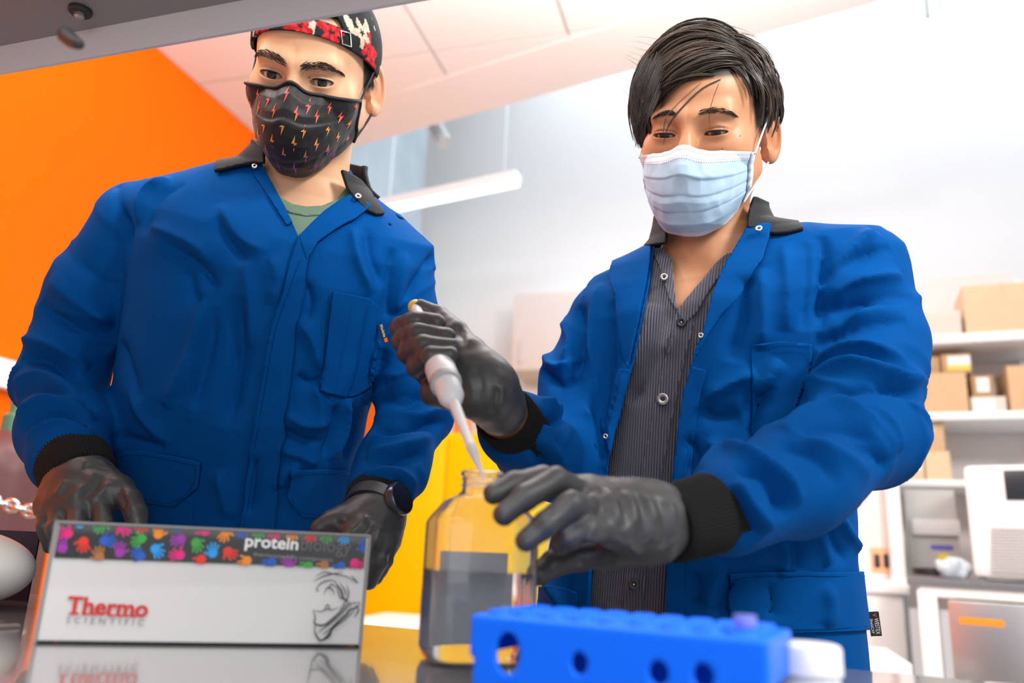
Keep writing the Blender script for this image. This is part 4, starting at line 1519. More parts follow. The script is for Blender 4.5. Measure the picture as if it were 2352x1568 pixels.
def legs(parts, hip_l, hip_r, name, person, hips_z, shoes_col=(.05, .05, .055)):
    """Trousers and shoes that carry the figure (below the coat)."""
    mid = (hip_l + hip_r) / 2
    segs = []
    for hp in (hip_l, hip_r):
        side = unit((hp - mid) * np.array([1, 1, 0]))
        kn = np.array([hp[0], hp[1], .48]) + side * .005
        an = np.array([hp[0], hp[1], .09]) + side * .01
        segs.append((hp, kn, an))
    def f(p):
        d = cone(p, mid + np.array([0, 0, .04]), mid - np.array([0, 0, .02]), .115, .12)
        for hp, kn, an in segs:
            d = smin(d, chain(p, [hp, kn, an], [.095, .068, .062], .02), .03)
        return d
    lo = np.minimum(hip_l, hip_r) - .16
    hi = np.maximum(hip_l, hip_r) + .16
    lo[2] = .05
    V, Fq = mesh_sdf(f, lo, hi, .012)
    new_mesh('trousers', V, Fq, M_TROUS, person)
    return segs

def shoe(an, fwd, person, m):
    c = np.array([an[0], an[1], 0.0])
    def f(p):
        q = p - np.asarray(c, F32)
        fw = np.asarray(fwd, F32)
        sd = np.array([-fw[1], fw[0], 0], F32)
        l = np.stack([q @ fw, q @ sd, q[:, 2]], 1)
        d = smin(cone(l, (-.05, 0, .045), (.15, 0, .035), .045, .04), cone(l, (0, 0, .05), (0, 0, .10), .045, .045), .03)
        return smax(d, -(l[:, 2] - .001), .004)
    V, Fq = mesh_sdf(f, c - np.array([.26, .26, .01]), c + np.array([.26, .26, .18]), .008)
    return new_mesh('shoe', V, Fq, m, person)
# ------------------------------------------------------------------ man with cap and patterned mask
H1 = Head(721.4, 174.6, 1.0833, 20.2, 9.5, -1.8)
OP1 = (-.001, .0047, .06)
ST1 = [(480, 1560, 315, 1.23, .160), (492, 1400, 308, 1.22, .152), (510, 1250, 298, 1.20, .146), (542, 1080, 278, 1.17, .138), (566, 900, 278, 1.14, .132), (600, 740, 292, 1.135, .130),
       (640, 610, 322, 1.13, .124), (660, 540, 338, 1.13, .112), (674, 490, 330, 1.13, .094), (687, 440, 232, 1.13, .074), (698, 395, 125, 1.125, .060), (702, 360, 92, 1.12, .054)]
T1 = Torso(ST1, P(300, 455, 1.13), P(975, 615, 1.13))
ARM1 = [(np.array([P(322, 512, 1.13), P(218, 680, 1.13), P(142, 872, 1.12), P(150, 985, 1.04), P(160, 1050, .99)]), [.060, .060, .055, .051, .049]),
        (np.array([P(905, 655, 1.13), P(942, 810, 1.13), P(950, 955, 1.10), P(905, 1060, 1.03), P(876, 1122, .985)]), [.057, .051, .047, .043, .043])]
NB1 = P(703, 432, 1.125)
man1 = thing('person', (*P(560, 1000, 1.15)[:2], 0), 'person in blue lab coat with backward floral cap and black lightning mask', 'person')

def body1(p):
    q = H1.loc(p)
    d = head_f(q, OP1)
    d = smin(d, cone(p, H1.wld((0, .034, -.055)), NB1, .052, .058), .028)
    d = smin(d, cone(p, H1.wld((.03, .03, -.07)), NB1 + UPV * -.0 + RGT * .005 - FWD * .045, .012, .010), .018)
    d = smin(d, cone(p, H1.wld((-.03, .03, -.07)), NB1 - RGT * .015 - FWD * .045, .012, .010), .018)
    return smin(d, T1.f(p) + .024, .03)
lo = np.minimum(H1.c - .17, NB1 - .17)
hi = np.maximum(H1.c + .16, NB1 + .17)
lo[2] = NB1[2] - .11
hi[2] = H1.c[2] + .135
Vb1, Fb1 = mesh_sdf(body1, lo, hi, .0017)
def skin_cols(V, H, base, hair_test):
    q = H.loc(V)
    c = np.tile(np.array(base), (len(V), 1))
    c *= (1 + .05 * vnoise(V * 60, 2) + .05 * vnoise(V * 20, 4))[:, None]
    ear = np.exp(-((np.abs(q[:, 0]) - .085) / .012) ** 2) * (np.abs(q[:, 2]) < .05)
    chk = np.exp(-(((np.abs(q[:, 0]) - .04) / .025) ** 2 + ((q[:, 2] + .03) / .02) ** 2)) * (q[:, 1] < -.02)
    nose = np.exp(-((q[:, 0] / .012) ** 2 + ((q[:, 2] + .018) / .02) ** 2)) * (q[:, 1] < -.07)
    red = np.clip(.45 * ear + .25 * chk + .3 * nose, 0, .6)
    c = c * (1 - red[:, None] * np.array([.02, .28, .35]))
    h = hair_test(q)
    return c * (1 - h[:, None]) + np.array([.018, .012, .010]) * h[:, None]
def hair1(q):
    x, y, z = np.abs(q[:, 0]), q[:, 1], q[:, 2]
    top = np.clip((z - .066 - .2 * (y + .09)) / .006, 0, 1)
    side = np.clip((y + .028 - .35 * np.maximum(.03 - z, 0)) / .007, 0, 1) * np.clip((z + .012) / .01, 0, 1) * (x < .079)
    back = np.clip((y - .045) / .01, 0, 1) * np.clip((z + .05) / .01, 0, 1)
    return np.clip(np.maximum(np.maximum(top, side), back), 0, 1)
cols = skin_cols(Vb1, H1, (.80, .45, .26), hair1)
# the rest of the figure under the clothes, part of the same mesh
def core1(p):
    d = T1.f(p) + .03
    for pts, rs in ARM1:
        d = smin(d, chain(p, pts, [r - .022 for r in rs], .02), .02)
    return d
pts_all = np.vstack([T1.C, ARM1[0][0], ARM1[1][0]])
lo, hi = pts_all.min(0) - .2, pts_all.max(0) + .12
hi[2] = NB1[2] - .10
Vc1, Fc1 = mesh_sdf(core1, lo, hi, .014)
new_mesh('body', np.vstack([Vb1, Vc1]), np.vstack([Fb1, Fc1 + len(Vb1)]), M_SKIN1, man1, cols=np.vstack([cols, np.tile((.80, .45, .26), (len(Vc1), 1))]))
eye_parts(H1, OP1, (.10, -1, -.02), man1)
Qb1, Db1 = project(Vb1)
brow(Vb1, Qb1, Db1, [(659, 149), (640, 137), (618, 126), (600, 122), (588, 128)], 19, 260, man1, 1)
brow(Vb1, Qb1, Db1, [(690, 158), (712, 153), (738, 153), (765, 159), (794, 174)], 19, 280, man1, 2)

# ---- coat
def coat1(p):
    d = T1.f(p)
    for pts, rs in ARM1:
        d = smin(d, chain(p, pts, rs, .03), .022)
    return d
lo, hi = pts_all.min(0) - .17, pts_all.max(0) + .14
Vk1, Fk1 = mesh_sdf(coat1, lo, hi, .0035)
Nk1 = vnormals(Vk1, Fk1)
arm_d = np.minimum(*[chain(Vk1.astype(F32), a, r, .03) for a, r in ARM1])
tor_d = T1.f(Vk1.astype(F32))
mtor1 = tor_d < arm_d
FOLD1T = [([(349, 521), (401, 544), (447, 567), (487, 601)], .010, .008), ([(380, 560), (435, 590), (470, 624), (500, 668)], .010, -.008), ([(320, 515), (332, 455), (355, 430), (395, 416)], .009, .007), ([(335, 540), (350, 480), (380, 445), (430, 425)], .009, -.005),
          ([(505, 470), (539, 532), (579, 567), (620, 580)], .010, .007), ([(500, 500), (530, 560), (570, 600)], .010, -.006), ([(470, 690), (453, 773), (418, 865), (380, 935)], .011, .009), ([(447, 810), (441, 894), (436, 965)], .008, .006), ([(490, 700), (480, 790), (455, 880), (430, 960)], .012, -.008),
          ([(544, 680), (552, 779), (540, 894), (525, 980)], .014, -.009), ([(565, 600), (575, 700), (572, 800)], .009, .006), ([(430, 600), (440, 660), (458, 700)], .008, -.006), ([(808, 520), (820, 590), (852, 676)], .009, .007), ([(840, 520), (850, 590), (880, 660)], .009, -.006), ([(929, 580), (917, 664), (905, 720)], .009, .007), ([(900, 570), (895, 650), (888, 730)], .008, -.007),
          ([(797, 910), (791, 980), (760, 1058)], .007, .008), ([(812, 920), (808, 990), (790, 1060)], .006, -.007), ([(770, 930), (766, 985), (740, 1050)], .006, -.006), ([(700, 640), (712, 690), (700, 740)], .007, -.005), ([(690, 740), (715, 780), (735, 850)], .008, .006), ([(680, 860), (710, 880), (745, 870)], .007, -.005),
          ([(655, 950), (700, 975), (760, 965)], .007, .006), ([(650, 985), (690, 1010), (740, 1015)], .007, -.006), ([(640, 1030), (690, 1045), (730, 1065)], .007, .005), ([(300, 870), (330, 950), (390, 1020)], .012, .006), ([(280, 780), (300, 860), (330, 920)], .012, -.006), ([(262, 1005), (310, 1012), (380, 1028)], .008, -.005),
          ([(590, 1040), (588, 1110), (575, 1180)], .009, -.007), ([(500, 1080), (515, 1130), (525, 1190)], .009, .006), ([(640, 1120), (655, 1085), (690, 1065)], .007, .006), ([(870, 780), (852, 860), (832, 935)], .008, .008), ([(885, 800), (870, 870), (850, 940)], .007, -.007), ([(620, 590), (640, 640), (625, 700)], .009, .005), ([(720, 880), (735, 930), (725, 990)], .008, .005)]
FOLD1S = [([(268, 412), (284, 500), (312, 580), (330, 660)], .006, -.010), ([(1000, 585), (965, 625), (930, 690)], .006, -.008), ([(62, 785), (120, 795), (205, 850)], .009, .009), ([(45, 825), (115, 828), (215, 890)], .008, -.010), ([(28, 885), (95, 862), (190, 925)], .008, .009),
          ([(36, 915), (115, 890), (222, 945)], .007, -.009), ([(42, 955), (120, 925), (215, 968)], .008, .009), ([(52, 985), (122, 950), (208, 985)], .006, -.007), ([(60, 1012), (130, 975), (215, 1003)], .007, .007), ([(115, 640), (180, 695), (265, 745)], .011, .008), ([(95, 700), (155, 745), (255, 800)], .011, -.008), ([(150, 560), (200, 620), (270, 660)], .012, -.006),
          ([(849, 990), (929, 984), (1027, 972)], .008, -.011), ([(858, 958), (946, 960), (1027, 932)], .009, .010), ([(870, 925), (940, 925), (1020, 885)], .009, -.007), ([(843, 1055), (918, 1032), (990, 1005)], .009, .010), ([(846, 1025), (915, 1010), (1000, 988)], .007, .006), ([(840, 1075), (915, 1058), (975, 1045)], .006, -.008), ([(837, 1090), (906, 1085), (955, 1124)], .008, .008), ([(900, 1110), (930, 1115), (948, 1150)], .006, -.006), ([(890, 880), (950, 850), (1015, 840)], .010, .007), ([(930, 720), (965, 780), (1010, 800)], .010, -.006)]
dsp = strokes(Vk1, Nk1, FOLD1T, mtor1) + strokes(Vk1, Nk1, FOLD1S, ~mtor1)
dsp += np.where(mtor1, .0030 * (1 - np.abs(vnoise(np.stack([Vk1 @ T1.S * 9, Vk1 @ T1.N * 7, Vk1[:, 2] * 3.4], 1) + .35 * vnoise(Vk1 * 6, 77)[:, None], 3))) ** 3 + .0014 * vnoise(Vk1 * 28, 8), 0)
dsp += np.where(~mtor1, sleeve_noise(Vk1, ARM1, .0045, .045, 2), 0)
Vk1 = relax(Vk1 + Nk1 * dsp[:, None], Fk1, 1, .4)
Nk1 = vnormals(Vk1, Fk1)
Qk, Dk = project(Vk1)
# V opening at the neck, open sleeve ends
OPEN1 = [(585, 330), (590, 362), (604, 385), (628, 425), (655, 475), (688, 548), (745, 493), (806, 452), (806, 400), (800, 330)]
g = -polysd(Qk, OPEN1)
g = np.where((((CAM - Vk1) * Nk1).sum(1) < -.2) | ~mtor1, np.minimum(g, -10), g)
(Vo1, No1), Fo1 = clip(Vk1, Fk1, g, (Nk1,))
Vo1, Fo1 = solid(Vo1, Fo1, No1, .0035)
coat_o1 = new_mesh('lab_coat', Vo1, Fo1, M_COAT, man1)
# shirt and its neckband
def shirt1(p):
    return T1.f(p) + .014
c = P(715, 480, 1.05)
Vs, Fs_ = mesh_sdf(shirt1, c - .16, c + .16, .0035)
Ns = vnormals(Vs, Fs_)
NECK1 = [(628, 436), (645, 455), (672, 470), (705, 476), (740, 474), (772, 460), (796, 430), (805, 398)]
M_TEE = mat('tee_green', (.16, .24, .17), .85, spec=.2, bump=(900, .3, .0006))
patch(Vs, Fs_, Ns, NECK1 + [(850, 410), (850, 520), (700, 600), (600, 500), (590, 420)], 0, .003, 't_shirt', M_TEE, man1)
tee = man1.children[-1]
patch(Vs, Fs_, Ns, NECK1 + [(822, 418), (806, 450), (780, 478), (742, 494), (705, 497), (668, 490), (638, 474), (612, 446)], .0018, .003, 'neckband', M_TEE, tee)
# collar
def collar_s1(p):
    d = smin(T1.f(p), cone(p, H1.wld((0, .045, -.08)), NB1 + np.array([0, 0, -.05]), .060, .070), .03)
    return d - .0135
c = NB1
Vc, Fc = mesh_sdf(collar_s1, c - .2, c + np.array([.2, .2, .13]), .0032)
Nc = vnormals(Vc, Fc)
Qc, Dc = project(Vc)
WL1 = [(489, 391), (497, 368), (540, 340), (578, 318), (592, 332), (604, 348), (604, 372), (580, 371), (545, 377)]
WR1 = [(786, 388), (800, 394), (830, 412), (852, 438), (872, 470), (886, 489), (866, 490), (840, 478), (815, 452), (800, 430)]
rel = Vc - NB1
frontness = rel @ (-T1.N if np.dot(T1.N, FWD) > 0 else T1.N)
hgt = rel @ T1.A
rad = np.linalg.norm(rel - np.outer(hgt, T1.A), axis=1)
back = np.maximum(np.maximum(frontness + .005, hgt - .05), np.maximum(-.035 - hgt, rad - .105)) * 1700
g = np.minimum(np.minimum(polysd(Qc, WL1), polysd(Qc, WR1)), back)
bad = (((CAM - Vc) * Nc).sum(1) < 0) & (frontness > -.005)
g = np.where(bad, np.maximum(g, 5), g)
(V2, N2), F2 = clip(Vc, Fc, g, (Nc,))
V3, F3 = solid(V2, F2, N2, .005)
new_mesh('collar', V3, F3, M_COLLAR, coat_o1)
# placket, lapel edge, pockets
patch(Vk1, Fk1, Nk1, [(688, 545), (655, 640), (622, 760), (602, 880), (577, 1020), (562, 1110), (553, 1210), (540, 1400), (615, 1400), (628, 1210), (640, 1100), (655, 960), (672, 820), (690, 690), (716, 560), (745, 500)], .0065, .005, 'placket', M_COAT, coat_o1, mtor1)
patch(Vk1, Fk1, Nk1, [(688, 547), (716, 518), (745, 491), (780, 466), (806, 450), (826, 462), (850, 480), (815, 508), (770, 532), (730, 560), (706, 600)], .0075, .004, 'lapel', M_COAT, coat_o1, mtor1)
patch(Vk1, Fk1, Nk1, [(581, 371), (600, 374), (640, 450), (672, 512), (660, 520), (622, 462), (584, 402)], .004, .004, 'front_edge', M_COAT, coat_o1, mtor1)
pk = patch(Vk1, Fk1, Nk1, [(765, 668), (848, 684), (900, 742), (866, 880), (802, 911), (733, 900)], .0040, .004, 'chest_pocket', M_COAT, coat_o1, mtor1)
pk = patch(Vk1, Fk1, Nk1, [(765, 668), (810, 676), (765, 905), (733, 900)], .0055, .004, 'pen_slot', M_COAT, coat_o1, mtor1)
patch(Vk1, Fk1, Nk1, [(243, 1038), (330, 1034), (400, 1044), (464, 1058), (458, 1116), (404, 1160), (340, 1152), (250, 1120)], .0065, .005, 'pocket_flap', M_COAT, coat_o1, mtor1)
patch(Vk1, Fk1, Nk1, [(248, 1120), (445, 1140), (440, 1330), (250, 1310)], .0022, .003, 'side_pocket', M_COAT, coat_o1, mtor1)
patch(Vk1, Fk1, Nk1, [(668, 1077), (740, 1074), (790, 1080), (812, 1104), (800, 1180), (690, 1184), (658, 1138)], .0065, .005, 'pocket_flap', M_COAT, coat_o1, mtor1)
def on_surf(V, N, x, y, lift=0.0):
    Q, D = project(V)
    fc = ((CAM - V) * N).sum(1) > 0
    i = np.where(fc & ((Q[:, 0] - x) ** 2 + (Q[:, 1] - y) ** 2 < 64))[0]
    if not len(i):
        i = np.argsort((Q[:, 0] - x) ** 2 + (Q[:, 1] - y) ** 2)[:5]
    j = i[np.argmin(D[i])]
    p = P(x, y, D[j])
    return p + N[j] * lift, N[j]
_, n_ = on_surf(Vk1, Nk1, 862, 765)
dt_ = project((on_surf(Vk1, Nk1, 870, 765)[0])[None])[1][0] - .009
tq = [P(867, 744, dt_), P(880, 749, dt_ + .001), P(895, 784, dt_ + .003), P(882, 790, dt_ + .002)]
nn = unit(np.cross(tq[3] - tq[0], tq[1] - tq[0]))
nn = nn if np.dot(nn, CAM - tq[0]) > 0 else -nn
tg = MB().prism(tq, -nn * .0012).build('brand_tag', mat('tag_black', (.01, .01, .012), .6), coat_o1)
ex, L_ = unit(tq[3] - tq[0]), np.linalg.norm(tq[3] - tq[0])
ey = unit(np.cross(nn, ex))
ey = ey if np.dot(ey, tq[1] - tq[0]) > 0 else -ey
put_text('Workrite', 'tag_lettering', tq[0] + nn * .0004 + ex * L_ * .06 + ey * .0022, ex, ey, L_ * .62, .0040, mat('tag_ink', (.75, .72, .65), .6), tg, bold=.01)
MB().prism([tq[0] + nn * .0004 + ex * L_ * u + ey * v for u, v in ((.74, .002), (.94, .002), (.94, .0065), (.74, .0065))], nn * .0002).build('tag_mark', mat('tag_red', (.8, .12, .03), .6), tg)
def snap(V, N, x, y, r, m, parent, lift=.004, name='snap', hole=True):
    p, n = on_surf(V, N, x, y, lift)
    pr = [(r * .35, .0006), (r * .5, .0013), (r * .8, .0016), (r, .0009), (r, -.001)] if hole else [(.0001, .0016), (r * .6, .0015), (r, .0006), (r, -.001)]
    o = MB().lathe(pr, p, frame(n), n=28, caps=False).build(name, m, parent, smooth=True)
    return o
snap(Vk1, Nk1, 590, 390, .0042, M_SNAP, coat_o1, .009)
snap(Vk1, Nk1, 818, 464, .0045, M_SNAP, coat_o1, .013)

for pl in ([(760, 676), (735, 890), (795, 900), (842, 700)], [(252, 1048), (330, 1044), (400, 1054), (455, 1067)], [(262, 1112), (340, 1142), (402, 1150), (448, 1112), (454, 1070)], [(672, 1086), (740, 1084), (800, 1092)],
           [(668, 1138), (694, 1174), (790, 1171), (802, 1108)], [(720, 560), (694, 690), (676, 820), (659, 960), (645, 1100), (634, 1210)], [(690, 600), (665, 660), (632, 765), (611, 885), (587, 1022), (571, 1112), (562, 1205)]):
    stitch(Vk1, Nk1, pl, coat_o1, .0068)
# ---- cuffs, gloves, watch
cuff(P(158, 1040, .992), P(188, 1108, .95), .0445, .043, 'cuff', M_KNIT, coat_o1, squash=(1, 1))
cuff(P(880, 1114, .99), P(856, 1162, .948), .0365, .036, 'cuff', M_KNIT, coat_o1)
G1R = {'palm': [((176, 1085, .965), (190, 1120, .94), .034, .032), ((190, 1115, .94), (225, 1150, .915), .030, .020), ((180, 1115, .94), (178, 1160, .905), .030, .020), ((165, 1115, .945), (138, 1162, .91), .026, .019), ((160, 1115, .95), (112, 1160, .925), .024, .017), ((205, 1100, .95), (270, 1125, .925), .026, .019)],
       'fingers': [[(228, 1150, .91, .0115), (238, 1200, .885, .0108), (236, 1250, .89, .0095)], [(180, 1160, .90, .0115), (176, 1215, .872, .011), (180, 1268, .88, .0095)], [(140, 1162, .905, .011), (128, 1215, .88, .0105), (138, 1268, .888, .009)],
                   [(112, 1160, .92, .010), (106, 1208, .902, .0095), (116, 1255, .905, .0085)], [(268, 1122, .925, .0145), (298, 1148, .912, .0135), (312, 1178, .90, .0125), (316, 1205, .895, .0105)]]}
FG = [([(215, 1085), (200, 1110), (165, 1140)], .004, .0018), ([(235, 1090), (215, 1120), (185, 1150)], .0035, -.0016), ([(250, 1105), (232, 1130), (205, 1155)], .004, .0018), ([(270, 1120), (280, 1140), (290, 1165)], .0035, -.0015), ([(150, 1100), (140, 1120), (125, 1140)], .0035, .0015), ([(285, 1130), (300, 1150), (308, 1170)], .003, .0014), ([(190, 1062), (220, 1060), (250, 1066)], .003, .002), ([(185, 1075), (215, 1070), (255, 1076)], .003, -.0015)]
hand(G1R, 'glove', M_GLOVE, man1, folds=FG)
G1L = {'palm': [((862, 1150, .955), (862, 1185, .93), .031, .030), ((862, 1185, .93), (820, 1208, .905), .026, .019), ((865, 1185, .93), (850, 1225, .90), .028, .02), ((868, 1190, .93), (872, 1240, .905), .025, .019), ((870, 1195, .935), (884, 1245, .915), .022, .017), ((845, 1180, .925), (790, 1192, .91), .022, .016)],
       'fingers': [[(818, 1210, .90, .0115), (800, 1245, .88, .0108), (795, 1290, .885, .0095)], [(850, 1228, .895, .0115), (838, 1280, .872, .011), (825, 1330, .88, .0095)], [(872, 1242, .90, .011), (868, 1290, .88, .0105), (848, 1335, .885, .009)],
                   [(886, 1246, .91, .010), (884, 1285, .90, .0095), (864, 1325, .90, .0085)], [(795, 1190, .91, .0135), (762, 1197, .905, .0125), (735, 1212, .90, .0105)]]}
FG2 = [([(840, 1180), (830, 1200), (800, 1225)], .0035, .0018), ([(855, 1195), (845, 1220), (820, 1245)], .0035, -.0016), ([(870, 1205), (866, 1235), (850, 1265)], .0035, .0016), ([(800, 1185), (790, 1200), (770, 1205)], .003, -.0014), ([(885, 1225), (882, 1250), (870, 1280)], .003, -.0012)]
hand(G1L, 'glove', M_GLOVE, man1, folds=FG2)
# watch: dark strap round the wrist, round case on its outer side
wc_, wx_ = P(858, 1170, .937), unit(P(856, 1162, .948) - P(884, 1108, .99))
Mw = frame(wx_, RGT)
pts = [wc_ + Mw[:, 0] * .0335 * math.cos(t) + Mw[:, 1] * .0335 * math.sin(t) for t in np.linspace(0, 2 * math.pi, 48, endpoint=False)]
Vst, Fst = [], []
for i, p_ in enumerate(pts):
    rd = unit(p_ - wc_)
    for (u, w) in ((-.009, 0), (.009, 0), (.009, .0025), (-.009, .0025)):
        Vst.append(p_ + wx_ * u + rd * w)
for i in range(48):
    for k in range(4):
        Fst.append((i * 4 + k, i * 4 + (k + 1) % 4, ((i + 1) % 48) * 4 + (k + 1) % 4, ((i + 1) % 48) * 4 + k))
M_STRAP = mat('watch_strap', (.03, .032, .038), .45)
wa = smooth_by_angle(new_mesh('wrist_watch', Vst, Fst, M_STRAP, man1))
cp_ = P(872, 1182, .915)
cn = unit((cp_ - wc_) - wx_ * np.dot(cp_ - wc_, wx_))
cp_ = wc_ + cn * .0365
smooth_by_angle(MB().lathe([(.0175, -.004), (.0205, -.002), (.0205, .005), (.0190, .0075)], cp_, frame(cn), n=48).build('case', mat('watch_case', (.10, .11, .13), .25, metal=.8), wa))
smooth_by_angle(MB().lathe([(.0186, .0070), (.0186, .0082), (.012, .0086)], cp_, frame(cn), n=48).build('dial', mat('watch_glass', (.012, .012, .014), .06), wa))

# ---- cap worn backwards
CAPC, CAPR = np.array((0, .017, .036)), np.array((.0855, .1115, .096))
def cap_f(p):
    q = H1.loc(p)
    return ell(q, CAPC, CAPR)
Vp, Fp = mesh_sdf(cap_f, H1.c - .16, H1.c + .17, .0022)
Np = vnormals(Vp, Fp)
qp = H1.loc(Vp)
def ray_cap(x, y):
    D = unit(FWD + (x - 1176.0) / FPX * RGT - (y - 784.0) / FPX * UPV)
    o_, d_ = (CAM - H1.c) @ H1.M, D @ H1.M
    o_, d_ = (o_ - CAPC) / CAPR, d_ / CAPR
    a_, b_, c_ = d_ @ d_, 2 * o_ @ d_, o_ @ o_ - 1
    t = (-b_ - math.sqrt(max(b_ * b_ - 4 * a_ * c_, 0))) / (2 * a_)
    return (o_ + t * d_) * CAPR + CAPC
k0, k1 = ray_cap(770, 98), ray_cap(866, 178)
print('cap edge local', k0, k1)
# lower rim: line through the strap and the rim above the ear, in the side view
sl = (k1[2] - k0[2]) / (k1[1] - k0[1])
rim = lambda q: k0[2] + sl * (np.minimum(q[:, 1], .05) - k0[1])
g_rim = (rim(qp) - qp[:, 2]) * 1000
Qp, Dp = project(Vp)
STRAP_TOP = .021
arch = np.maximum(np.sqrt((qp[:, 0] / .056) ** 2 + (np.maximum(qp[:, 2] - rim(qp), 0) / .055) ** 2) - 1, (qp[:, 1] - .0) * 20) * 40
g_cap = np.maximum(g_rim, -arch)
floral = []
rngf = np.random.default_rng(5)
dirs = rngf.normal(size=(26, 3))
dirs /= np.linalg.norm(dirs, axis=1, keepdims=True)
fc_ = np.vstack([dirs * CAPR + CAPC, ray_cap(845, 110)[None], ray_cap(690, 60)[None], ray_cap(850, 140)[None], ray_cap(832, 75)[None], ray_cap(760, 75)[None]])
def floral_cols(q):
    c = np.tile(np.array((.018, .020, .024)), (len(q), 1))
    c *= (1 + .5 * vnoise(q * 70, 21))[:, None]
    leaf = vnoise(q * np.array([38, 38, 70]), 13)
    c[leaf > .52] = (.03, .10, .085)
    c[leaf > .66] = (.10, .26, .13)
    c[vnoise(q * np.array([60, 90, 40]), 17) > .70] = (.62, .55, .42)
    for k, ctr in enumerate(fc_):
        dv = q - ctr
        r = np.linalg.norm(dv, axis=1)
        n = unit((ctr - CAPC) / CAPR ** 2)
        M = frame(n)
        an = np.arctan2(dv @ M[:, 1], dv @ M[:, 0])
        rad_ = .020 * (.72 + .28 * np.cos(5 * an + k)) * (1 + .15 * vnoise(q * 150, k))
        ins = r < rad_
        sh = .5 + .5 * np.cos(an * 5 + k + r * 200)
        if k % 6 != 5:
            c[ins] = np.stack([.45 + .3 * sh, .012 + .03 * sh, .018 + .03 * sh], 1)[ins]
        else:
            c[ins] = np.stack([.55 + .2 * sh, .42 + .15 * sh, .32 + .1 * sh], 1)[ins]
        c[(r < rad_ * .25)] = (.03, .02, .02)
    return c
M_CAP = mat('cap_print', (.1, .1, .1), .8, vcol=True, spec=.2, bump=(800, .3, .0006))
(V2, N2), F2 = clip(Vp, Fp, g_cap, (Np,))
capo_cols = floral_cols(H1.loc(V2))
V3, F3 = solid(V2, F2, N2, .003)
cap_o = new_mesh('cap', V3, F3, M_CAP, man1, cols=np.vstack([capo_cols, np.tile((.02, .02, .02), (len(V2), 1))]))
g_st = np.maximum(np.maximum(g_rim, (qp[:, 2] - rim(qp) - STRAP_TOP) * 1000), (qp[:, 1] + .005) * 1000)
(V2, N2), F2 = clip(Vp + Np * .002, Fp, g_st, (Np,))
V3, F3 = solid(V2, F2, N2, .003)
st_o = new_mesh('strap', V3, F3, M_CAP, cap_o, cols=np.vstack([floral_cols(H1.loc(V2)), np.tile((.02, .02, .02), (len(V2), 1))]))
# metal slide buckle on the strap
bk = [ray_cap(x, y) for x, y in ((780, 72), (800, 78), (803, 108), (783, 101))]
bk = [b_ + unit((b_ - CAPC) / CAPR ** 2) * .0035 for b_ in bk]
new_mesh('buckle', *tube(H1.wld(np.array(bk)), .0011, 8, closed=True), mat('buckle_metal', (.75, .72, .62), .25, metal=1), st_o)
# visor at the back of the head
vis = []
for a in np.linspace(-1.05, 1.05, 22):
    for r_ in (0, 1):
        vis.append((math.sin(a) * (.083 + .006 * r_), .022 + math.cos(a) * (.100 + .062 * r_), .008 - .012 * r_ - .012 * abs(math.sin(a)) * r_ + .0))
Vv = np.array(vis)
Fv = np.array([(2 * i, 2 * i + 1, 2 * i + 3, 2 * i + 2) for i in range(21)])
Vv, Fv = solid(Vv, Fv, np.tile((0, 0, 1.0), (len(Vv), 1)), .003)
new_mesh('visor', H1.wld(Vv), Fv, mat('visor_black', (.02, .02, .022), .7), cap_o)
# short hair under the rim
rng = np.random.default_rng(3)
cur = []
hb_idx = np.where((cols[:, 0] < .12))[0]
pick = rng.choice(hb_idx, min(2600, len(hb_idx)), replace=False)
Nb1 = vnormals(Vb1, Fb1)
for i in pick:
    q = H1.loc(Vb1[i][None])[0]
    tdir = H1.M @ np.array([0, .25, -1.0])
    if q[2] > .05:
        tdir = H1.M @ np.array([.2, -.3, .6])
    tdir = unit(tdir - Nb1[i] * np.dot(tdir, Nb1[i]) + rng.normal(0, .12, 3))
    u = np.linspace(0, 1, 4)[:, None]
    ln = rng.uniform(.006, .012)
    cur.append(Vb1[i] + Nb1[i] * (.0004 + .0022 * np.sin(u * 2.2)) + tdir * ln * u)
strands(np.array(cur), .00035, 'hair', mat('hair_black', (.016, .012, .010), .45, spec=.5), man1, sides=3)

# ---- cloth mask
def mask_grid(H, nu, nv, zt, zb, yf, xw, phi, yb, pleat, gap=.003):
    """Surface over nose and chin: u across, v down."""
    u = np.linspace(-1, 1, nu)[:, None]
    v = np.linspace(0, 1, nv)[None, :]
    ztop, zbot = zt(u), zb(u)
    z = ztop + (zbot - ztop) * v
    x = xw(v) * np.sin(u * phi) / math.sin(phi)
    y = yb(v) + (yf(v) - yb(v)) * (np.cos(u * phi) - math.cos(phi)) / (1 - math.cos(phi))
    y = y + 0 * u
    y = y - pleat(u, v)
    g_ = np.stack([x + 0 * z, y, z], -1)
    q = g_.reshape(-1, 3)
    rad_ = np.stack([q[:, 0], q[:, 1] + .015, 0 * q[:, 0]], 1)
    rad_ /= np.linalg.norm(rad_, axis=1, keepdims=True)
    for _ in range(4):                           # rest on the face, never inside it
        q = q + rad_ * np.clip(gap - head_f(q.astype(F32), (0, .0001, 0)), 0, .02)[:, None]
    return q.reshape(g_.shape)
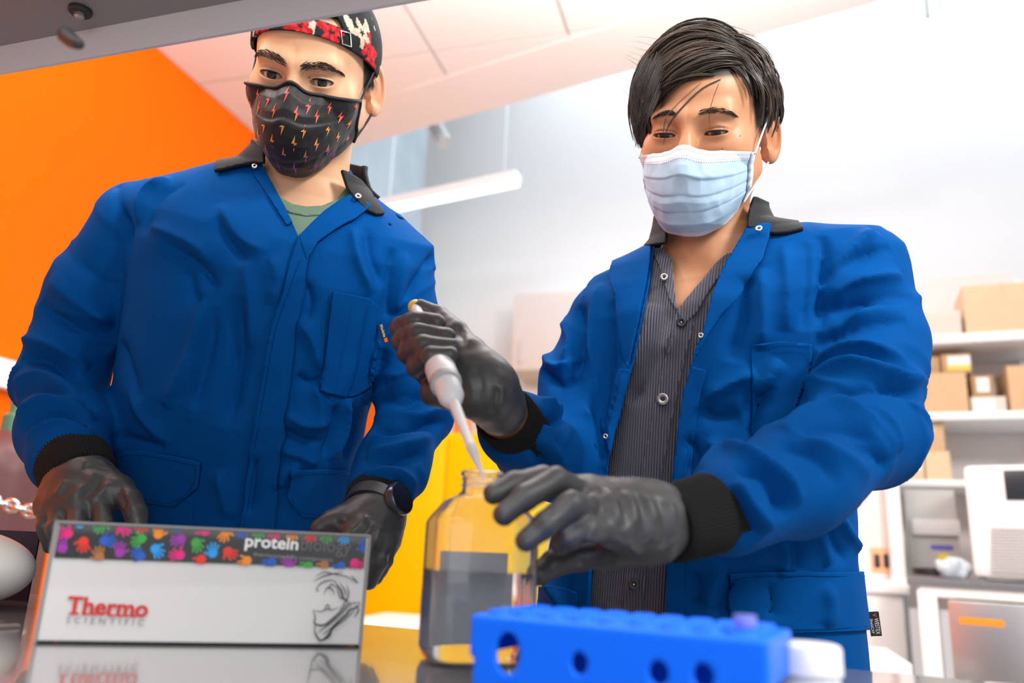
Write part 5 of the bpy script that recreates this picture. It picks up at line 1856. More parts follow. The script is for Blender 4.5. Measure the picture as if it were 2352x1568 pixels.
def mask1_fn(nu, nv):
    zt = lambda u: -.0155 - .004 * np.abs(u) ** 2 + .011 * np.exp(-(u / .15) ** 2)
    zb = lambda u: -.128 + .052 * np.abs(u) ** 2.2
    yf = lambda v: np.interp(v, [0, .10, .25, .4, .6, .85, 1], [-.1075, -.120, -.1285, -.130, -.125, -.106, -.083])
    yb = lambda v: np.interp(v, [0, .5, 1], [-.034, -.030, -.022])
    xw = lambda v: np.interp(v, [0, .35, .7, 1], [.0635, .0695, .067, .052])
    def pleat(u, v):
        s = v - .30 - .05 * (1 - u ** 2)
        p = .0035 / (1 + np.exp(-s * 140))
        s2 = v - .66 - .14 * (1 - np.abs(u)) 
        return p * (1 - .5 * np.abs(u)) - .0035 / (1 + np.exp(-s2 * 120)) * (1 - .3 * np.abs(u))
    return mask_grid(H1, nu, nv, zt, zb, yf, xw, 1.30, yb, pleat, gap=.0022)
NU, NV = 120, 110
G = mask1_fn(NU, NV)
Vm = H1.wld(G.reshape(-1, 3))
Fm = grid_faces(NU, NV)
Nm = vnormals(Vm, Fm)
if (Nm[len(Nm) // 2] @ FWD) > 0:
    Fm = Fm[:, ::-1]
    Nm = -Nm
Vm = Vm + Nm * (.0007 * vnoise(Vm * 60, 3) + .0005 * vnoise(Vm * 130, 4))[:, None]
Nm = vnormals(Vm, Fm)
V3, F3 = solid(Vm, Fm, Nm, .0018)
M_MASK1 = mat('mask_satin', (.016, .014, .015), .5, spec=.3, sheen=.12, bump=(700, .15, .0005))
mk1 = new_mesh('face_mask', V3, F3, M_MASK1, man1)
def mpt(u, v, lift=.0005):
    """Bilinear point on the mask surface."""
    fu, fv = np.clip((u + 1) / 2 * (NU - 1), 0, NU - 1.001), np.clip(v * (NV - 1), 0, NV - 1.001)
    i, j = int(fu), int(fv)
    a_, b_ = fu - i, fv - j
    W = lambda A: (A[i * NV + j] * (1 - a_) * (1 - b_) + A[(i + 1) * NV + j] * a_ * (1 - b_) + A[i * NV + j + 1] * (1 - a_) * b_ + A[(i + 1) * NV + j + 1] * a_ * b_)
    return W(Vm) + W(Nm) * lift
M_BIND = mat('mask_binding', (.014, .013, .013), .6)
new_mesh('binding', *tube([mpt(u, .0, .001) for u in np.linspace(-1, 1, 50)], .0024, 8), M_BIND, mk1)
for sgn in (-1, 1):
    new_mesh('binding', *tube([mpt(sgn * .995, v, .001) for v in np.linspace(0, 1, 24)], .0022, 8), M_BIND, mk1)
    top_, bot_ = mpt(sgn, .02), mpt(sgn, .97)
    ea = H1.wld((sgn * .083, .022, .030))
    eb = H1.wld((sgn * .079, .040, -.006))
    ec = H1.wld((sgn * .080, .022, -.038))
    o = new_mesh('ear_loop', *tube(catmull([top_, H1.wld((sgn * .0785, -.01, .006)), ea, eb, ec, bot_], 40), .0017, 8), M_BIND, mk1)
# lightning print
M_BOLT = mat('bolt_print', (.7, .1, .05), .5, vcol=True)
BOLT = [(.15, 1.0), (-.36, -.05), (-.02, .02), (-.16, -1.0), (.40, .16), (.06, .10)]
bolts = []
for r_, v0 in enumerate((.12, .25, .42, .57, .72, .88)):
    for k in range(7):
        u0 = -.88 + k * .29 + (.145 if r_ % 2 else 0)
        if abs(u0) < .95:
            bolts.append((u0 + rngf.uniform(-.02, .02), v0 + rngf.uniform(-.015, .015), (.082 + .016 * rngf.random())))
ramp_v = [0, .25, .45, .6, .8, 1]
ramp_c = np.array([(.85, .10, .03), (.82, .045, .06), (.85, .42, .04), (.85, .25, .03), (.40, .06, .38), (.30, .05, .36)])
for (u0, v0, s_) in bolts:
    V_, c_ = [], []
    for (a_, b_) in BOLT:
        u_, v_ = u0 + a_ * s_ * 1.0, np.clip(v0 - b_ * s_, .035, .985)
        V_.append(mpt(np.clip(u_, -.99, .99), v_, .0006))
        vv = v0 - b_ * .14
        c_.append([np.interp(vv, ramp_v, ramp_c[:, i]) for i in range(3)])
    ctr = mpt(np.clip(u0 + .02 * s_, -.99, .99), v0 - .06 * s_, .0006)
    V_.append(ctr)
    c_.append(np.mean(c_, 0))
    new_mesh('bolt_print', V_, [(0, 1, 6), (1, 2, 6), (2, 3, 6), (3, 4, 6), (4, 5, 6), (5, 0, 6)], M_BOLT, mk1, cols=np.array(c_), smooth=False)

# ---- legs and shoes behind the bench
hz_ = T1.C[0][2] + .02
def stand(T, person, M_SH):
    mid = T.C[0].copy()
    sd = unit(T.S * np.array([1, 1, 0]))
    nf = T.N * np.array([1, 1, 0])
    nf = unit(nf if np.dot(nf, FWD) < 0 else -nf)
    zh = min(mid[2] + .06, .86)
    hl, hr_ = mid - sd * .095, mid + sd * .095
    hl[2] = hr_[2] = zh
    for hp, kn, an in legs(None, hl, hr_, 'trousers', person, zh):
        shoe(an, nf, person, M_SH)
stand(T1, man1, mat('shoe_black', (.03, .03, .032), .5))
# ------------------------------------------------------------------ man with surgical mask and pipette
H2 = Head(1621, 304.8, 1.0584, 12.2, 3.9, -27.4)
OP2 = (-.0036, .0027, .05)
ST2 = [(1592, 1620, 378, 1.11, .165), (1592, 1500, 370, 1.11, .160), (1592, 1300, 350, 1.105, .150), (1612, 1100, 328, 1.10, .138), (1648, 900, 318, 1.09, .132), (1664, 770, 322, 1.085, .128),
       (1676, 690, 340, 1.08, .120), (1680, 630, 345, 1.08, .104), (1674, 585, 310, 1.08, .084), (1654, 552, 175, 1.08, .066), (1638, 525, 105, 1.08, .058), (1632, 495, 88, 1.08, .052)]
T2 = Torso(ST2, P(1345, 700, 1.15), P(2005, 590, 1.01))
ARM2 = [(np.array([P(1390, 742, 1.14), P(1332, 885, 1.12), P(1290, 1060, 1.05), P(1235, 1030, .96), P(1185, 985, .895)]), [.055, .051, .050, .045, .0445]),
        (np.array([P(1972, 640, 1.01), P(1995, 800, .97), P(1982, 985, .90), P(1828, 1098, .80), P(1672, 1168, .738)]), [.060, .061, .060, .051, .0440])]
NB2 = P(1620, 572, 1.078)
man2 = thing('person', (*P(1640, 1000, 1.1)[:2], 0), 'person in open blue lab coat and light blue surgical mask using a pipette', 'person')
def body2(p):
    q = H2.loc(p)
    d = head_f(q, OP2)
    d = smin(d, cone(p, H2.wld((0, .030, -.06)), NB2, .054, .056), .03)
    d = smin(d, cone(p, H2.wld((.03, .03, -.07)), NB2 + RGT * .0 - FWD * .048 - UPV * .02, .012, .009), .018)
    return smin(d, T2.f(p) + .026, .03)
lo = np.minimum(H2.c - .17, NB2 - .19)
hi = np.maximum(H2.c + .16, NB2 + .17)
lo[2] = NB2[2] - .17
hi[2] = H2.c[2] + .135
Vb2, Fb2 = mesh_sdf(body2, lo, hi, .0017)
def hair2(q):
    x, y, z = np.abs(q[:, 0]), q[:, 1], q[:, 2]
    top = np.clip((z - .058 - .1 * (y + .09)) / .006, 0, 1)
    side = np.clip((y + .040 - .5 * np.maximum(.03 - z, 0)) / .007, 0, 1) * np.clip((z + .006) / .01, 0, 1) * (x < .079)
    back = np.clip((y - .045) / .01, 0, 1) * np.clip((z + .05) / .01, 0, 1)
    return np.clip(np.maximum(np.maximum(top, side), back), 0, 1)
SK2 = (.63, .30, .155)
cols2 = skin_cols(Vb2, H2, SK2, hair2)
def core2(p):
    d = T2.f(p) + .03
    for pts, rs in ARM2:
        d = smin(d, chain(p, pts, [r - .020 for r in rs], .02), .02)
    # right forearm runs on to the bare wrist
    d = smin(d, cone(p, P(1185, 985, .895), P(1140, 930, .825), .029, .0265), .01)
    return d
pts_all2 = np.vstack([T2.C, ARM2[0][0], ARM2[1][0], P(1140, 930, .825)[None]])
lo, hi = pts_all2.min(0) - .2, pts_all2.max(0) + .12
hi[2] = NB2[2] - .15
Vc2, Fc2 = mesh_sdf(core2, lo, hi, .012)
new_mesh('body', np.vstack([Vb2, Vc2]), np.vstack([Fb2, Fc2 + len(Vb2)]), M_SKIN2, man2, cols=np.vstack([cols2, np.tile(SK2, (len(Vc2), 1))]))
eye_parts(H2, OP2, (.02, -1, -.32), man2)
Qb2, Db2 = project(Vb2)
brow(Vb2, Qb2, Db2, [(1553, 264), (1538, 260), (1520, 262), (1500, 271)], 11, 130, man2, 5, up=.3)
brow(Vb2, Qb2, Db2, [(1602, 262), (1624, 256), (1650, 254), (1674, 259), (1696, 269)], 13, 170, man2, 6, up=.4)
for (x, y) in ((1599, 327), (1700, 312), (1659, 341)):
    p_ = front_pts(Vb2, Qb2, Db2, [(x, y)])[0]
    MB().lathe([(.0007, -.0003), (.0006, .0003), (.0003, .0004)], p_, frame(CAM - p_), n=10).build('mole', M_BROW, man2, smooth=True)

# ---- coat
def coat2(p):
    d = T2.f(p)
    for pts, rs in ARM2:
        d = smin(d, chain(p, pts, rs, .03), .03)
    return d
lo, hi = pts_all2.min(0) - .18, pts_all2.max(0) + .14
Vk2, Fk2 = mesh_sdf(coat2, lo, hi, .0035)
Nk2 = vnormals(Vk2, Fk2)
arm_d = np.minimum(*[chain(Vk2.astype(F32), a, r, .03) for a, r in ARM2])
mtor2 = T2.f(Vk2.astype(F32)) < arm_d
FOLD2T = [([(1343, 700), (1326, 821), (1300, 1040)], .009, -.008), ([(1382, 653), (1363, 795), (1343, 975), (1325, 1100)], .011, .009), ([(1412, 690), (1400, 830), (1375, 980)], .011, -.008), ([(1440, 830), (1415, 950), (1385, 1080)], .009, .007), ([(1310, 1080), (1310, 1130), (1300, 1180)], .008, -.006),
          ([(1888, 545), (1893, 640), (1882, 760)], .007, -.011), ([(1749, 620), (1752, 720), (1748, 800)], .010, .007), ([(1715, 640), (1705, 740), (1680, 830)], .010, -.007), ([(1800, 560), (1810, 660), (1805, 760)], .012, .006), ([(1850, 560), (1850, 660), (1842, 760)], .010, -.006), ([(1620, 915), (1680, 880), (1735, 855)], .008, .007), ([(1610, 930), (1640, 960), (1700, 950)], .009, -.006), ([(1620, 1010), (1660, 1040), (1690, 1080)], .010, .007),
          ([(1760, 880), (1735, 950), (1720, 1020)], .009, -.008), ([(1790, 830), (1765, 870), (1740, 905)], .007, .007), ([(1575, 1000), (1600, 1050), (1590, 1090)], .008, -.006), ([(1795, 1225), (1802, 1280), (1797, 1315)], .009, .008), ([(1820, 1225), (1830, 1280), (1826, 1315)], .009, -.006), ([(1660, 1290), (1640, 1340), (1620, 1390)], .009, .008), ([(1690, 1320), (1668, 1370), (1650, 1420)], .008, -.007),
          ([(1600, 1310), (1600, 1360), (1585, 1400)], .009, -.006), ([(1900, 1200), (1920, 1245), (1945, 1290)], .008, -.007), ([(1920, 1180), (1945, 1225), (1968, 1265)], .007, .007), ([(1870, 1215), (1890, 1260), (1900, 1300)], .009, .006), ([(1260, 1330), (1290, 1370), (1300, 1400)], .009, .007), ([(1890, 1340), (1900, 1390), (1895, 1435)], .010, .005), ([(1760, 1335), (1770, 1380), (1765, 1420)], .010, -.004)]
FOLD2S = [([(1891, 625), (1955, 572), (2010, 528)], .009, .010), ([(1890, 650), (1950, 605), (2040, 565)], .008, -.008), ([(1893, 680), (1962, 647), (2068, 634)], .009, .010), ([(1885, 725), (1987, 694), (2092, 688)], .008, -.011), ([(1877, 766), (1981, 727), (2112, 684)], .008, .011), ([(1875, 800), (1980, 752), (2080, 738)], .009, -.008),
          ([(1868, 850), (1925, 808), (1990, 800), (2080, 835)], .009, .009), ([(1860, 880), (1920, 838), (2000, 830), (2090, 858)], .008, -.007), ([(1849, 912), (1897, 872), (1955, 848), (2071, 872), (2118, 880)], .008, .012), ([(1880, 915), (1960, 888), (2065, 892), (2110, 905)], .007, -.011), ([(1800, 992), (1858, 956), (1923, 937), (2010, 972)], .009, .010), ([(1840, 1000), (1910, 972), (2010, 1015)], .009, -.008),
          ([(1605, 1082), (1665, 1046), (1730, 1053), (1794, 1098), (1836, 1160)], .010, .010), ([(1690, 1078), (1745, 1080), (1790, 1136), (1802, 1190)], .009, -.011), ([(1690, 1105), (1725, 1165), (1770, 1216)], .007, .009), ([(1670, 1120), (1705, 1190), (1745, 1235)], .006, -.007), ([(1790, 1020), (1850, 1040), (1920, 1110)], .010, -.006), ([(1850, 1010), (1930, 1050), (1990, 1100)], .010, .007), ([(2000, 930), (2050, 980), (2060, 1040)], .010, .006), ([(1960, 1010), (2020, 1050), (2030, 1080)], .009, -.006),
          ([(1256, 812), (1279, 848), (1328, 822)], .007, .009), ([(1250, 850), (1285, 880), (1335, 858)], .007, -.009), ([(1244, 920), (1279, 937), (1326, 912)], .007, .009), ([(1240, 945), (1275, 965), (1320, 950)], .006, -.008), ([(1230, 1000), (1268, 1036), (1300, 1080)], .006, .008), ([(1215, 1015), (1245, 1055), (1270, 1105)], .005, -.006), ([(1205, 1030), (1228, 1075), (1245, 1125)], .005, .006), ([(1290, 730), (1310, 780), (1295, 830)], .008, .006), ([(1330, 700), (1335, 790), (1330, 860)], .006, -.008)]
dsp = strokes(Vk2, Nk2, FOLD2T, mtor2) + strokes(Vk2, Nk2, FOLD2S, ~mtor2)
dsp += np.where(mtor2, .0030 * (1 - np.abs(vnoise(np.stack([Vk2 @ T2.S * 9, Vk2 @ T2.N * 7, Vk2[:, 2] * 3.2], 1) + .35 * vnoise(Vk2 * 6, 78)[:, None], 33))) ** 3 + .0014 * vnoise(Vk2 * 28, 38), 0)
dsp += np.where(~mtor2, sleeve_noise(Vk2, ARM2, .0045, .048, 22), 0)
Vk2 = relax(Vk2 + Nk2 * dsp[:, None], Fk2, 1, .4)
Nk2 = vnormals(Vk2, Fk2)
Qk, Dk = project(Vk2)
EDGE_L = [(1503, 545), (1497, 600), (1490, 650), (1470, 750), (1450, 845), (1425, 950), (1398, 1048), (1375, 1160), (1357, 1285), (1352, 1420), (1350, 1600)]
EDGE_R = [(1725, 515), (1690, 580), (1656, 640), (1634, 700), (1616, 770), (1588, 835), (1570, 900), (1556, 990), (1546, 1090), (1535, 1200), (1531, 1300), (1530, 1420), (1528, 1600)]
OPEN2 = EDGE_L[::-1] + [(1505, 480), (1560, 430), (1700, 430), (1725, 470)] + EDGE_R
g = -polysd(Qk, OPEN2)
g = np.where((((CAM - Vk2) * Nk2).sum(1) < -.25) | ~mtor2, np.minimum(g, -10), g)
(Vo2, No2), Fo2 = clip(Vk2, Fk2, g, (Nk2,))
Vo2, Fo2 = solid(Vo2, Fo2, No2, .004)
coat_o2 = new_mesh('lab_coat', Vo2, Fo2, M_COAT, man2)
# ---- corduroy shirt with placket and buttons
def shirt2(p):
    return T2.f(p) + .016
c = (P(1560, 560, .98) + P(1450, 1620, .98)) / 2
e_ = np.abs(P(1560, 560, .98) - P(1450, 1620, .98)) / 2 + np.array([.16, .12, .05])
Vs, Fs_ = mesh_sdf(shirt2, c - e_, c + e_, .0035)
Ns = vnormals(Vs, Fs_)
t_, x_, y_, w_, b_ = T2.co(Vs)
sdx = .0030 * (1 - 2 * np.abs(vnoise(np.stack([x_ * 16 + t_ * 3, y_ * 5, t_ * 5], 1), 51))) + strokes(Vs, Ns, [([(1500, 700), (1480, 780), (1440, 850)], .012, .007), ([(1530, 800), (1490, 870), (1450, 930)], .010, -.006), ([(1560, 740), (1520, 820), (1470, 900)], .010, .005), ([(1480, 1320), (1440, 1370), (1420, 1420)], .012, .006)])
# cords run down the cloth
Vs = Vs + Ns * sdx[:, None]
Ns = vnormals(Vs, Fs_)
def cord_mat():
    m = mat('corduroy', (.075, .072, .115), .85, spec=.2, sheen=.4)
    nt = m.node_tree
    b = nt.nodes['Principled BSDF']
    tc = nt.nodes.new('ShaderNodeTexCoord')
    dt = nt.nodes.new('ShaderNodeVectorMath')
    dt.operation = 'DOT_PRODUCT'
    dt.inputs[1].default_value = tuple(unit(T2.S - T2.A * np.dot(T2.S, T2.A)))
    nt.links.new(tc.outputs['Object'], dt.inputs[0])
    ml = nt.nodes.new('ShaderNodeMath')
    ml.operation = 'MULTIPLY'
    ml.inputs[1].default_value = 2 * math.pi / .0036
    nt.links.new(dt.outputs['Value'], ml.inputs[0])
    sn = nt.nodes.new('ShaderNodeMath')
    sn.operation = 'SINE'
    nt.links.new(ml.outputs[0], sn.inputs[0])
    bp = nt.nodes.new('ShaderNodeBump')
    bp.inputs['Strength'].default_value = .9
    bp.inputs['Distance'].default_value = .0012
    nt.links.new(sn.outputs[0], bp.inputs['Height'])
    nt.links.new(bp.outputs['Normal'], b.inputs['Normal'])
    mr = nt.nodes.new('ShaderNodeMapRange')
    mr.inputs['From Min'].default_value = -1
    mr.inputs['To Min'].default_value = .45
    mr.inputs['To Max'].default_value = 1.2
    nt.links.new(sn.outputs[0], mr.inputs['Value'])
    sc = nt.nodes.new('ShaderNodeVectorMath')
    sc.operation = 'SCALE'
    sc.inputs[0].default_value = (.115, .108, .150)
    nt.links.new(mr.outputs['Result'], sc.inputs['Scale'])
    nt.links.new(sc.outputs['Vector'], b.inputs['Base Color'])
    return m
M_CORD = cord_mat()
M_CORDI = mat('shirt_inside', (.03, .03, .042), .85)
VN = [(1508, 575), (1530, 600), (1540, 640), (1556, 715), (1600, 660), (1650, 600), (1672, 582)]
shirt = patch(Vs, Fs_, Ns, VN + [(1760, 560), (1720, 700), (1640, 850), (1600, 1000), (1580, 1200), (1570, 1640), (1300, 1640), (1310, 1300), (1380, 1000), (1430, 800), (1470, 620), (1490, 560)], 0, .003, 'shirt', M_CORD, man2)
patch(Vs, Fs_, Ns, [(1556, 712), (1580, 690), (1594, 742), (1565, 860), (1545, 960), (1525, 1060), (1505, 1160), (1488, 1280), (1470, 1420), (1460, 1620), (1420, 1620), (1428, 1420), (1445, 1280), (1462, 1160), (1480, 1060), (1500, 960), (1520, 860), (1545, 760)], .0030, .003, 'placket', M_CORD, shirt)
patch(Vs, Fs_, Ns, [(1500, 578), (1525, 572), (1545, 600), (1548, 640), (1556, 716), (1540, 690), (1524, 640), (1515, 610)], .0040, .003, 'collar_edge', M_CORD, shirt)
patch(Vs, Fs_, Ns, [(1556, 716), (1602, 660), (1650, 604), (1674, 584), (1672, 610), (1630, 670), (1600, 720), (1575, 745)], .0045, .003, 'collar_edge', M_CORD, shirt)
M_BUT = mat('button_metal', (.46, .44, .42), .35, metal=.8)
M_BUTD = mat('button_dark', (.03, .03, .035), .3)
for (x, y, r, m_b) in ((1567, 741, .0065, M_BUTD), (1525, 916, .0078, M_BUT), (1484, 1111, .0078, M_BUT), (1456, 1342, .0070, M_BUTD), (1528, 640, .0050, M_BUT)):
    p_, n_ = on_surf(Vs, Ns, x, y, .0042)
    n_ = unit(n_ * .6 + unit(CAM - p_) * .4)
    bo_ = MB().lathe([(r * .30, .0006), (r * .42, .0022), (r * .9, .0026), (r, .0018), (r, -.001)], p_, frame(n_), n=32, caps=False).build('button', m_b, shirt, smooth=True)
    MB().lathe([(r * .12, .0016), (r * .34, .0008)], p_, frame(n_), n=20).build('button_center', M_BUTD if m_b is M_BUT else M_BUT, bo_, smooth=True)
# ---- collar, lapels, pockets
def collar_s2(p):
    d = smin(T2.f(p), cone(p, H2.wld((0, .045, -.085)), NB2 + np.array([0, 0, -.05]), .060, .068), .03)
    return d - .0135
Vc, Fc = mesh_sdf(collar_s2, NB2 - .21, NB2 + np.array([.21, .21, .13]), .0032)
Nc = vnormals(Vc, Fc)
Qc, Dc = project(Vc)
WL2 = [(1433, 557), (1470, 523), (1508, 490), (1524, 508), (1529, 540), (1527, 556), (1500, 560), (1465, 563)]
WR2 = [(1724, 478), (1737, 451), (1775, 468), (1815, 484), (1846, 521), (1808, 530), (1775, 533), (1745, 524), (1716, 520)]
rel = Vc - NB2
nf2 = T2.N if np.dot(T2.N, FWD) < 0 else -T2.N
frontness = rel @ nf2
hgt = rel @ T2.A
rad = np.linalg.norm(rel - np.outer(hgt, T2.A), axis=1)
back = np.maximum(np.maximum(frontness - .0, hgt - .045), np.maximum(-.04 - hgt, rad - .11)) * 1700
g = np.minimum(np.minimum(polysd(Qc, WL2), polysd(Qc, WR2)), back)
bad = (((CAM - Vc) * Nc).sum(1) < 0) & (frontness > 0)
g = np.where(bad, np.maximum(g, 5), g)
(V2, N2), F2 = clip(Vc, Fc, g, (Nc,))
V3, F3 = solid(V2, F2, N2, .005)
new_mesh('collar', V3, F3, M_COLLAR, coat_o2)
patch(Vk2, Fk2, Nk2, [(1424, 557), (1465, 560), (1502, 556), (1497, 610), (1489, 655), (1468, 755), (1448, 848), (1436, 800), (1426, 720), (1422, 680), (1406, 645), (1414, 600)], .009, .004, 'lapel', M_COAT, coat_o2, mtor2)
patch(Vk2, Fk2, Nk2, [(1722, 524), (1772, 526), (1766, 560), (1755, 600), (1722, 650), (1690, 688), (1655, 728), (1625, 775), (1590, 842), (1600, 800), (1616, 765), (1634, 697), (1656, 637), (1690, 578)], .009, .004, 'lapel', M_COAT, coat_o2, mtor2)
patch(Vk2, Fk2, Nk2, [(1448, 848), (1398, 1048), (1357, 1285), (1352, 1420), (1350, 1600), (1310, 1600), (1318, 1420), (1322, 1285), (1362, 1048), (1412, 848)], .0030, .003, 'front_facing', M_COAT, coat_o2, mtor2)
patch(Vk2, Fk2, Nk2, [(1590, 842), (1570, 900), (1556, 990), (1546, 1090), (1535, 1200), (1531, 1300), (1528, 1600), (1570, 1600), (1572, 1300), (1584, 1100), (1596, 990), (1610, 900), (1625, 850)], .0030, .003, 'front_facing', M_COAT, coat_o2, mtor2)
patch(Vk2, Fk2, Nk2, [(1726, 792), (1790, 783), (1866, 790), (1862, 990), (1725, 1000)], .0030, .003, 'chest_pocket', M_COAT, coat_o2, mtor2)
patch(Vk2, Fk2, Nk2, [(1672, 1315), (1800, 1310), (1983, 1312), (1992, 1445), (1800, 1452), (1680, 1425)], .0055, .004, 'pocket_flap', M_COAT, coat_o2, mtor2)
patch(Vk2, Fk2, Nk2, [(1228, 1345), (1300, 1350), (1330, 1360), (1325, 1440), (1228, 1440)], .0045, .004, 'pocket_flap', M_COAT, coat_o2, mtor2)
snap(Vk2, Nk2, 1745, 542, .0046, M_SNAP, coat_o2, .014)
snap(Vk2, Nk2, 1613, 772, .0035, M_SNAP, coat_o2, .012)
snap(Vk2, Nk2, 1393, 1002, .0035, M_SNAP, coat_o2, .006)
# woven tag in the side seam, lettered
ta, tb_, tc_ = P(1993, 1405, 1.04), P(2018, 1404, 1.04), P(2001, 1461, 1.04)
ex, ey = tb_ - ta, ta - tc_
ey = ta - tc_
tagp = [tc_, tc_ + (tb_ - ta), tb_, ta]
nn = unit(np.cross(tb_ - ta, ta - tc_))
nn = nn if np.dot(nn, CAM - ta) > 0 else -nn
tg2 = MB().prism(tagp, -nn * .0008).build('seam_tag', mat('tag_black', (.01, .01, .012), .6), coat_o2)
dv, wv = unit(tc_ - ta), unit(tb_ - ta)
H_ = np.linalg.norm(tc_ - ta)
W_ = np.linalg.norm(tb_ - ta)
put_text('WESTEX', 'tag_lettering', ta + nn * .0004 + wv * W_ * .48 + dv * H_ * .26, dv, wv, H_ * .66, W_ * .40, mat('tag_ink', (.75, .72, .65), .6), tg2)
put_text('ShieldCXP', 'tag_lettering', ta + nn * .0004 + wv * W_ * .10 + dv * H_ * .28, dv, wv, H_ * .60, W_ * .24, mat('tag_ink', (.75, .72, .65), .6), tg2)
put_text('V', 'tag_mark', ta + nn * .0004 + wv * W_ * .40 + dv * H_ * .06, dv, wv, H_ * .14, W_ * .35, mat('tag_red', (.8, .12, .03), .6), tg2)

for pl in ([(1736, 800), (1790, 792), (1858, 798)], [(1682, 1324), (1800, 1320), (1975, 1322)], [(1690, 1416), (1800, 1442), (1980, 1436)], [(1762, 535), (1746, 596), (1690, 676)], [(1560, 1290), (1566, 1180), (1576, 1090), (1588, 990)], [(1345, 1280), (1384, 1050), (1430, 860)]):
    stitch(Vk2, Nk2, pl, coat_o2, .0065)
# ---- cuffs and gloves
cuff(P(1200, 1000, .90), P(1156, 951, .848), .0345, .034, 'cuff', M_KNIT, coat_o2)
cuff(P(1668, 1168, .739), P(1530, 1206, .69), .0380, .0335, 'cuff', M_KNIT, coat_o2)
GA = {'palm': [((1148, 938, .828), (1120, 885, .815), .0285, .027), ((1125, 890, .815), (1078, 812, .83), .027, .019), ((1110, 880, .815), (1000, 800, .855), .024, .017), ((1110, 900, .81), (985, 850, .835), .024, .017), ((1120, 915, .808), (1000, 900, .81), .021, .016), ((1100, 860, .82), (945, 745, .885), .020, .012), ((1060, 870, .82), (960, 810, .86), .02, .014)],
      'fingers': [[(945, 742, .885, .0125), (921, 752, .850, .0120), (950, 739, .825, .0110), (1003, 742, .817, .0100)],
                  [(955, 775, .872, .0125), (925, 782, .834, .0120), (962, 766, .806, .0112), (1024, 773, .800, .0100)],
                  [(968, 808, .857, .0120), (938, 812, .818, .0118), (972, 793, .788, .0108), (1034, 799, .786, .0098)],
                  [(985, 845, .838, .0115), (958, 842, .800, .0108), (988, 820, .774, .0100), (1034, 817, .774, .0092)],
                  [(1080, 815, .832, .0165), (1048, 765, .855, .0140), (1008, 728, .880, .0122), (965, 708, .882, .0105)]]}
FA = [([(1050, 745), (1062, 775), (1050, 800)], .0032, -.002), ([(1040, 735), (1052, 760), (1045, 790)], .0028, .0014), ([(1070, 850), (1085, 900), (1080, 940)], .004, .0010), ([(1090, 840), (1105, 880), (1100, 930)], .004, -.0010), ([(1150, 880), (1152, 910), (1140, 945)], .003, .002), ([(1140, 885), (1142, 915), (1130, 948)], .003, -.0016), ([(955, 735), (980, 738), (995, 745)], .003, -.0014)]
hand(GA, 'glove', M_GLOVE, man2, folds=FA, k=.0045)
GB = {'palm': [((1575, 1205, .702), (1480, 1190, .692), .0305, .030), ((1490, 1185, .692), (1352, 1132, .690), .028, .0165), ((1485, 1190, .690), (1350, 1145, .672), .028, .0165), ((1485, 1200, .690), (1380, 1178, .655), .027, .0165), ((1490, 1215, .690), (1412, 1220, .648), .025, .0155), ((1480, 1225, .70), (1400, 1268, .70), .022, .0165)],
      'fingers': [[(1348, 1128, .690, .0118), (1248, 1097, .670, .0108), (1182, 1110, .650, .0098), (1132, 1134, .636, .0088)],
                  [(1345, 1142, .670, .0120), (1274, 1104, .646, .0112), (1205, 1142, .626, .0102), (1158, 1180, .616, .0090)],
                  [(1378, 1172, .655, .0118), (1312, 1160, .626, .0112), (1252, 1205, .612, .0102), (1210, 1240, .607, .0090)],
                  [(1412, 1216, .648, .0110), (1350, 1216, .626, .0102), (1305, 1235, .624, .0092), (1285, 1252, .628, .0082)],
                  [(1410, 1265, .702, .0150), (1330, 1278, .700, .0130), (1272, 1292, .690, .0118), (1238, 1318, .68, .0100)]]}
FB = [([(1395, 1120), (1412, 1160), (1420, 1210)], .0035, .0018), ([(1415, 1118), (1432, 1160), (1440, 1215)], .0035, -.0016), ([(1435, 1125), (1455, 1170), (1455, 1235)], .0035, .0018), ([(1458, 1130), (1478, 1175), (1475, 1245)], .0035, -.0016), ([(1480, 1135), (1500, 1180), (1500, 1250)], .0035, .0017), ([(1505, 1140), (1525, 1185), (1520, 1260)], .0035, -.0014),
      ([(1375, 1118), (1384, 1150), (1382, 1180)], .003, -.0016), ([(1455, 1200), (1468, 1230), (1460, 1260)], .003, -.002), ([(1340, 1235), (1365, 1240), (1395, 1230)], .003, .0015), ([(1440, 1240), (1452, 1260), (1470, 1275)], .003, .0016), ([(1535, 1150), (1548, 1195), (1540, 1265)], .003, .0015)]
hand(GB, 'glove', M_GLOVE, man2, folds=FB, k=.0045)

# ---- surgical mask
def mask2_fn(nu, nv):
    zt = lambda u: -.0245 - .004 * np.abs(u) ** 2 + .008 * np.exp(-(u / .17) ** 2)
    zb = lambda u: -.131 + .042 * np.abs(u) ** 2.4
    yf = lambda v: np.interp(v, [0, .12, .3, .6, .85, 1], [-.114, -.126, -.130, -.126, -.113, -.090])
    yb = lambda v: np.interp(v, [0, .5, 1], [-.052, -.046, -.038])
    xw = lambda v: np.interp(v, [0, .35, .7, 1], [.071, .071, .068, .058])
    def pleat(u, v):
        e = 0
        for k, (v0, am) in enumerate(((.33, .0032), (.50, .0030), (.66, .0030))):
            s = v - v0 - .03 * (1 - np.abs(u)) * (k - .6) - .012 * np.sin(u * 4 + k)
            e = e - am * np.exp(-np.clip(s, 0, 1) / .07) / (1 + np.exp(-s * 160)) * (.35 + .65 * np.abs(u) ** .7)
        tent = .0035 * np.exp(-(u / .10) ** 2) * np.interp(v, [0, .2, .5], [0, 1, 0])
        return e + tent
    return mask_grid(H2, nu, nv, zt, zb, yf, xw, 1.22, yb, pleat)
NU, NV = 130, 120
G = mask2_fn(NU, NV)
Vm = H2.wld(G.reshape(-1, 3))
Fm = grid_faces(NU, NV)
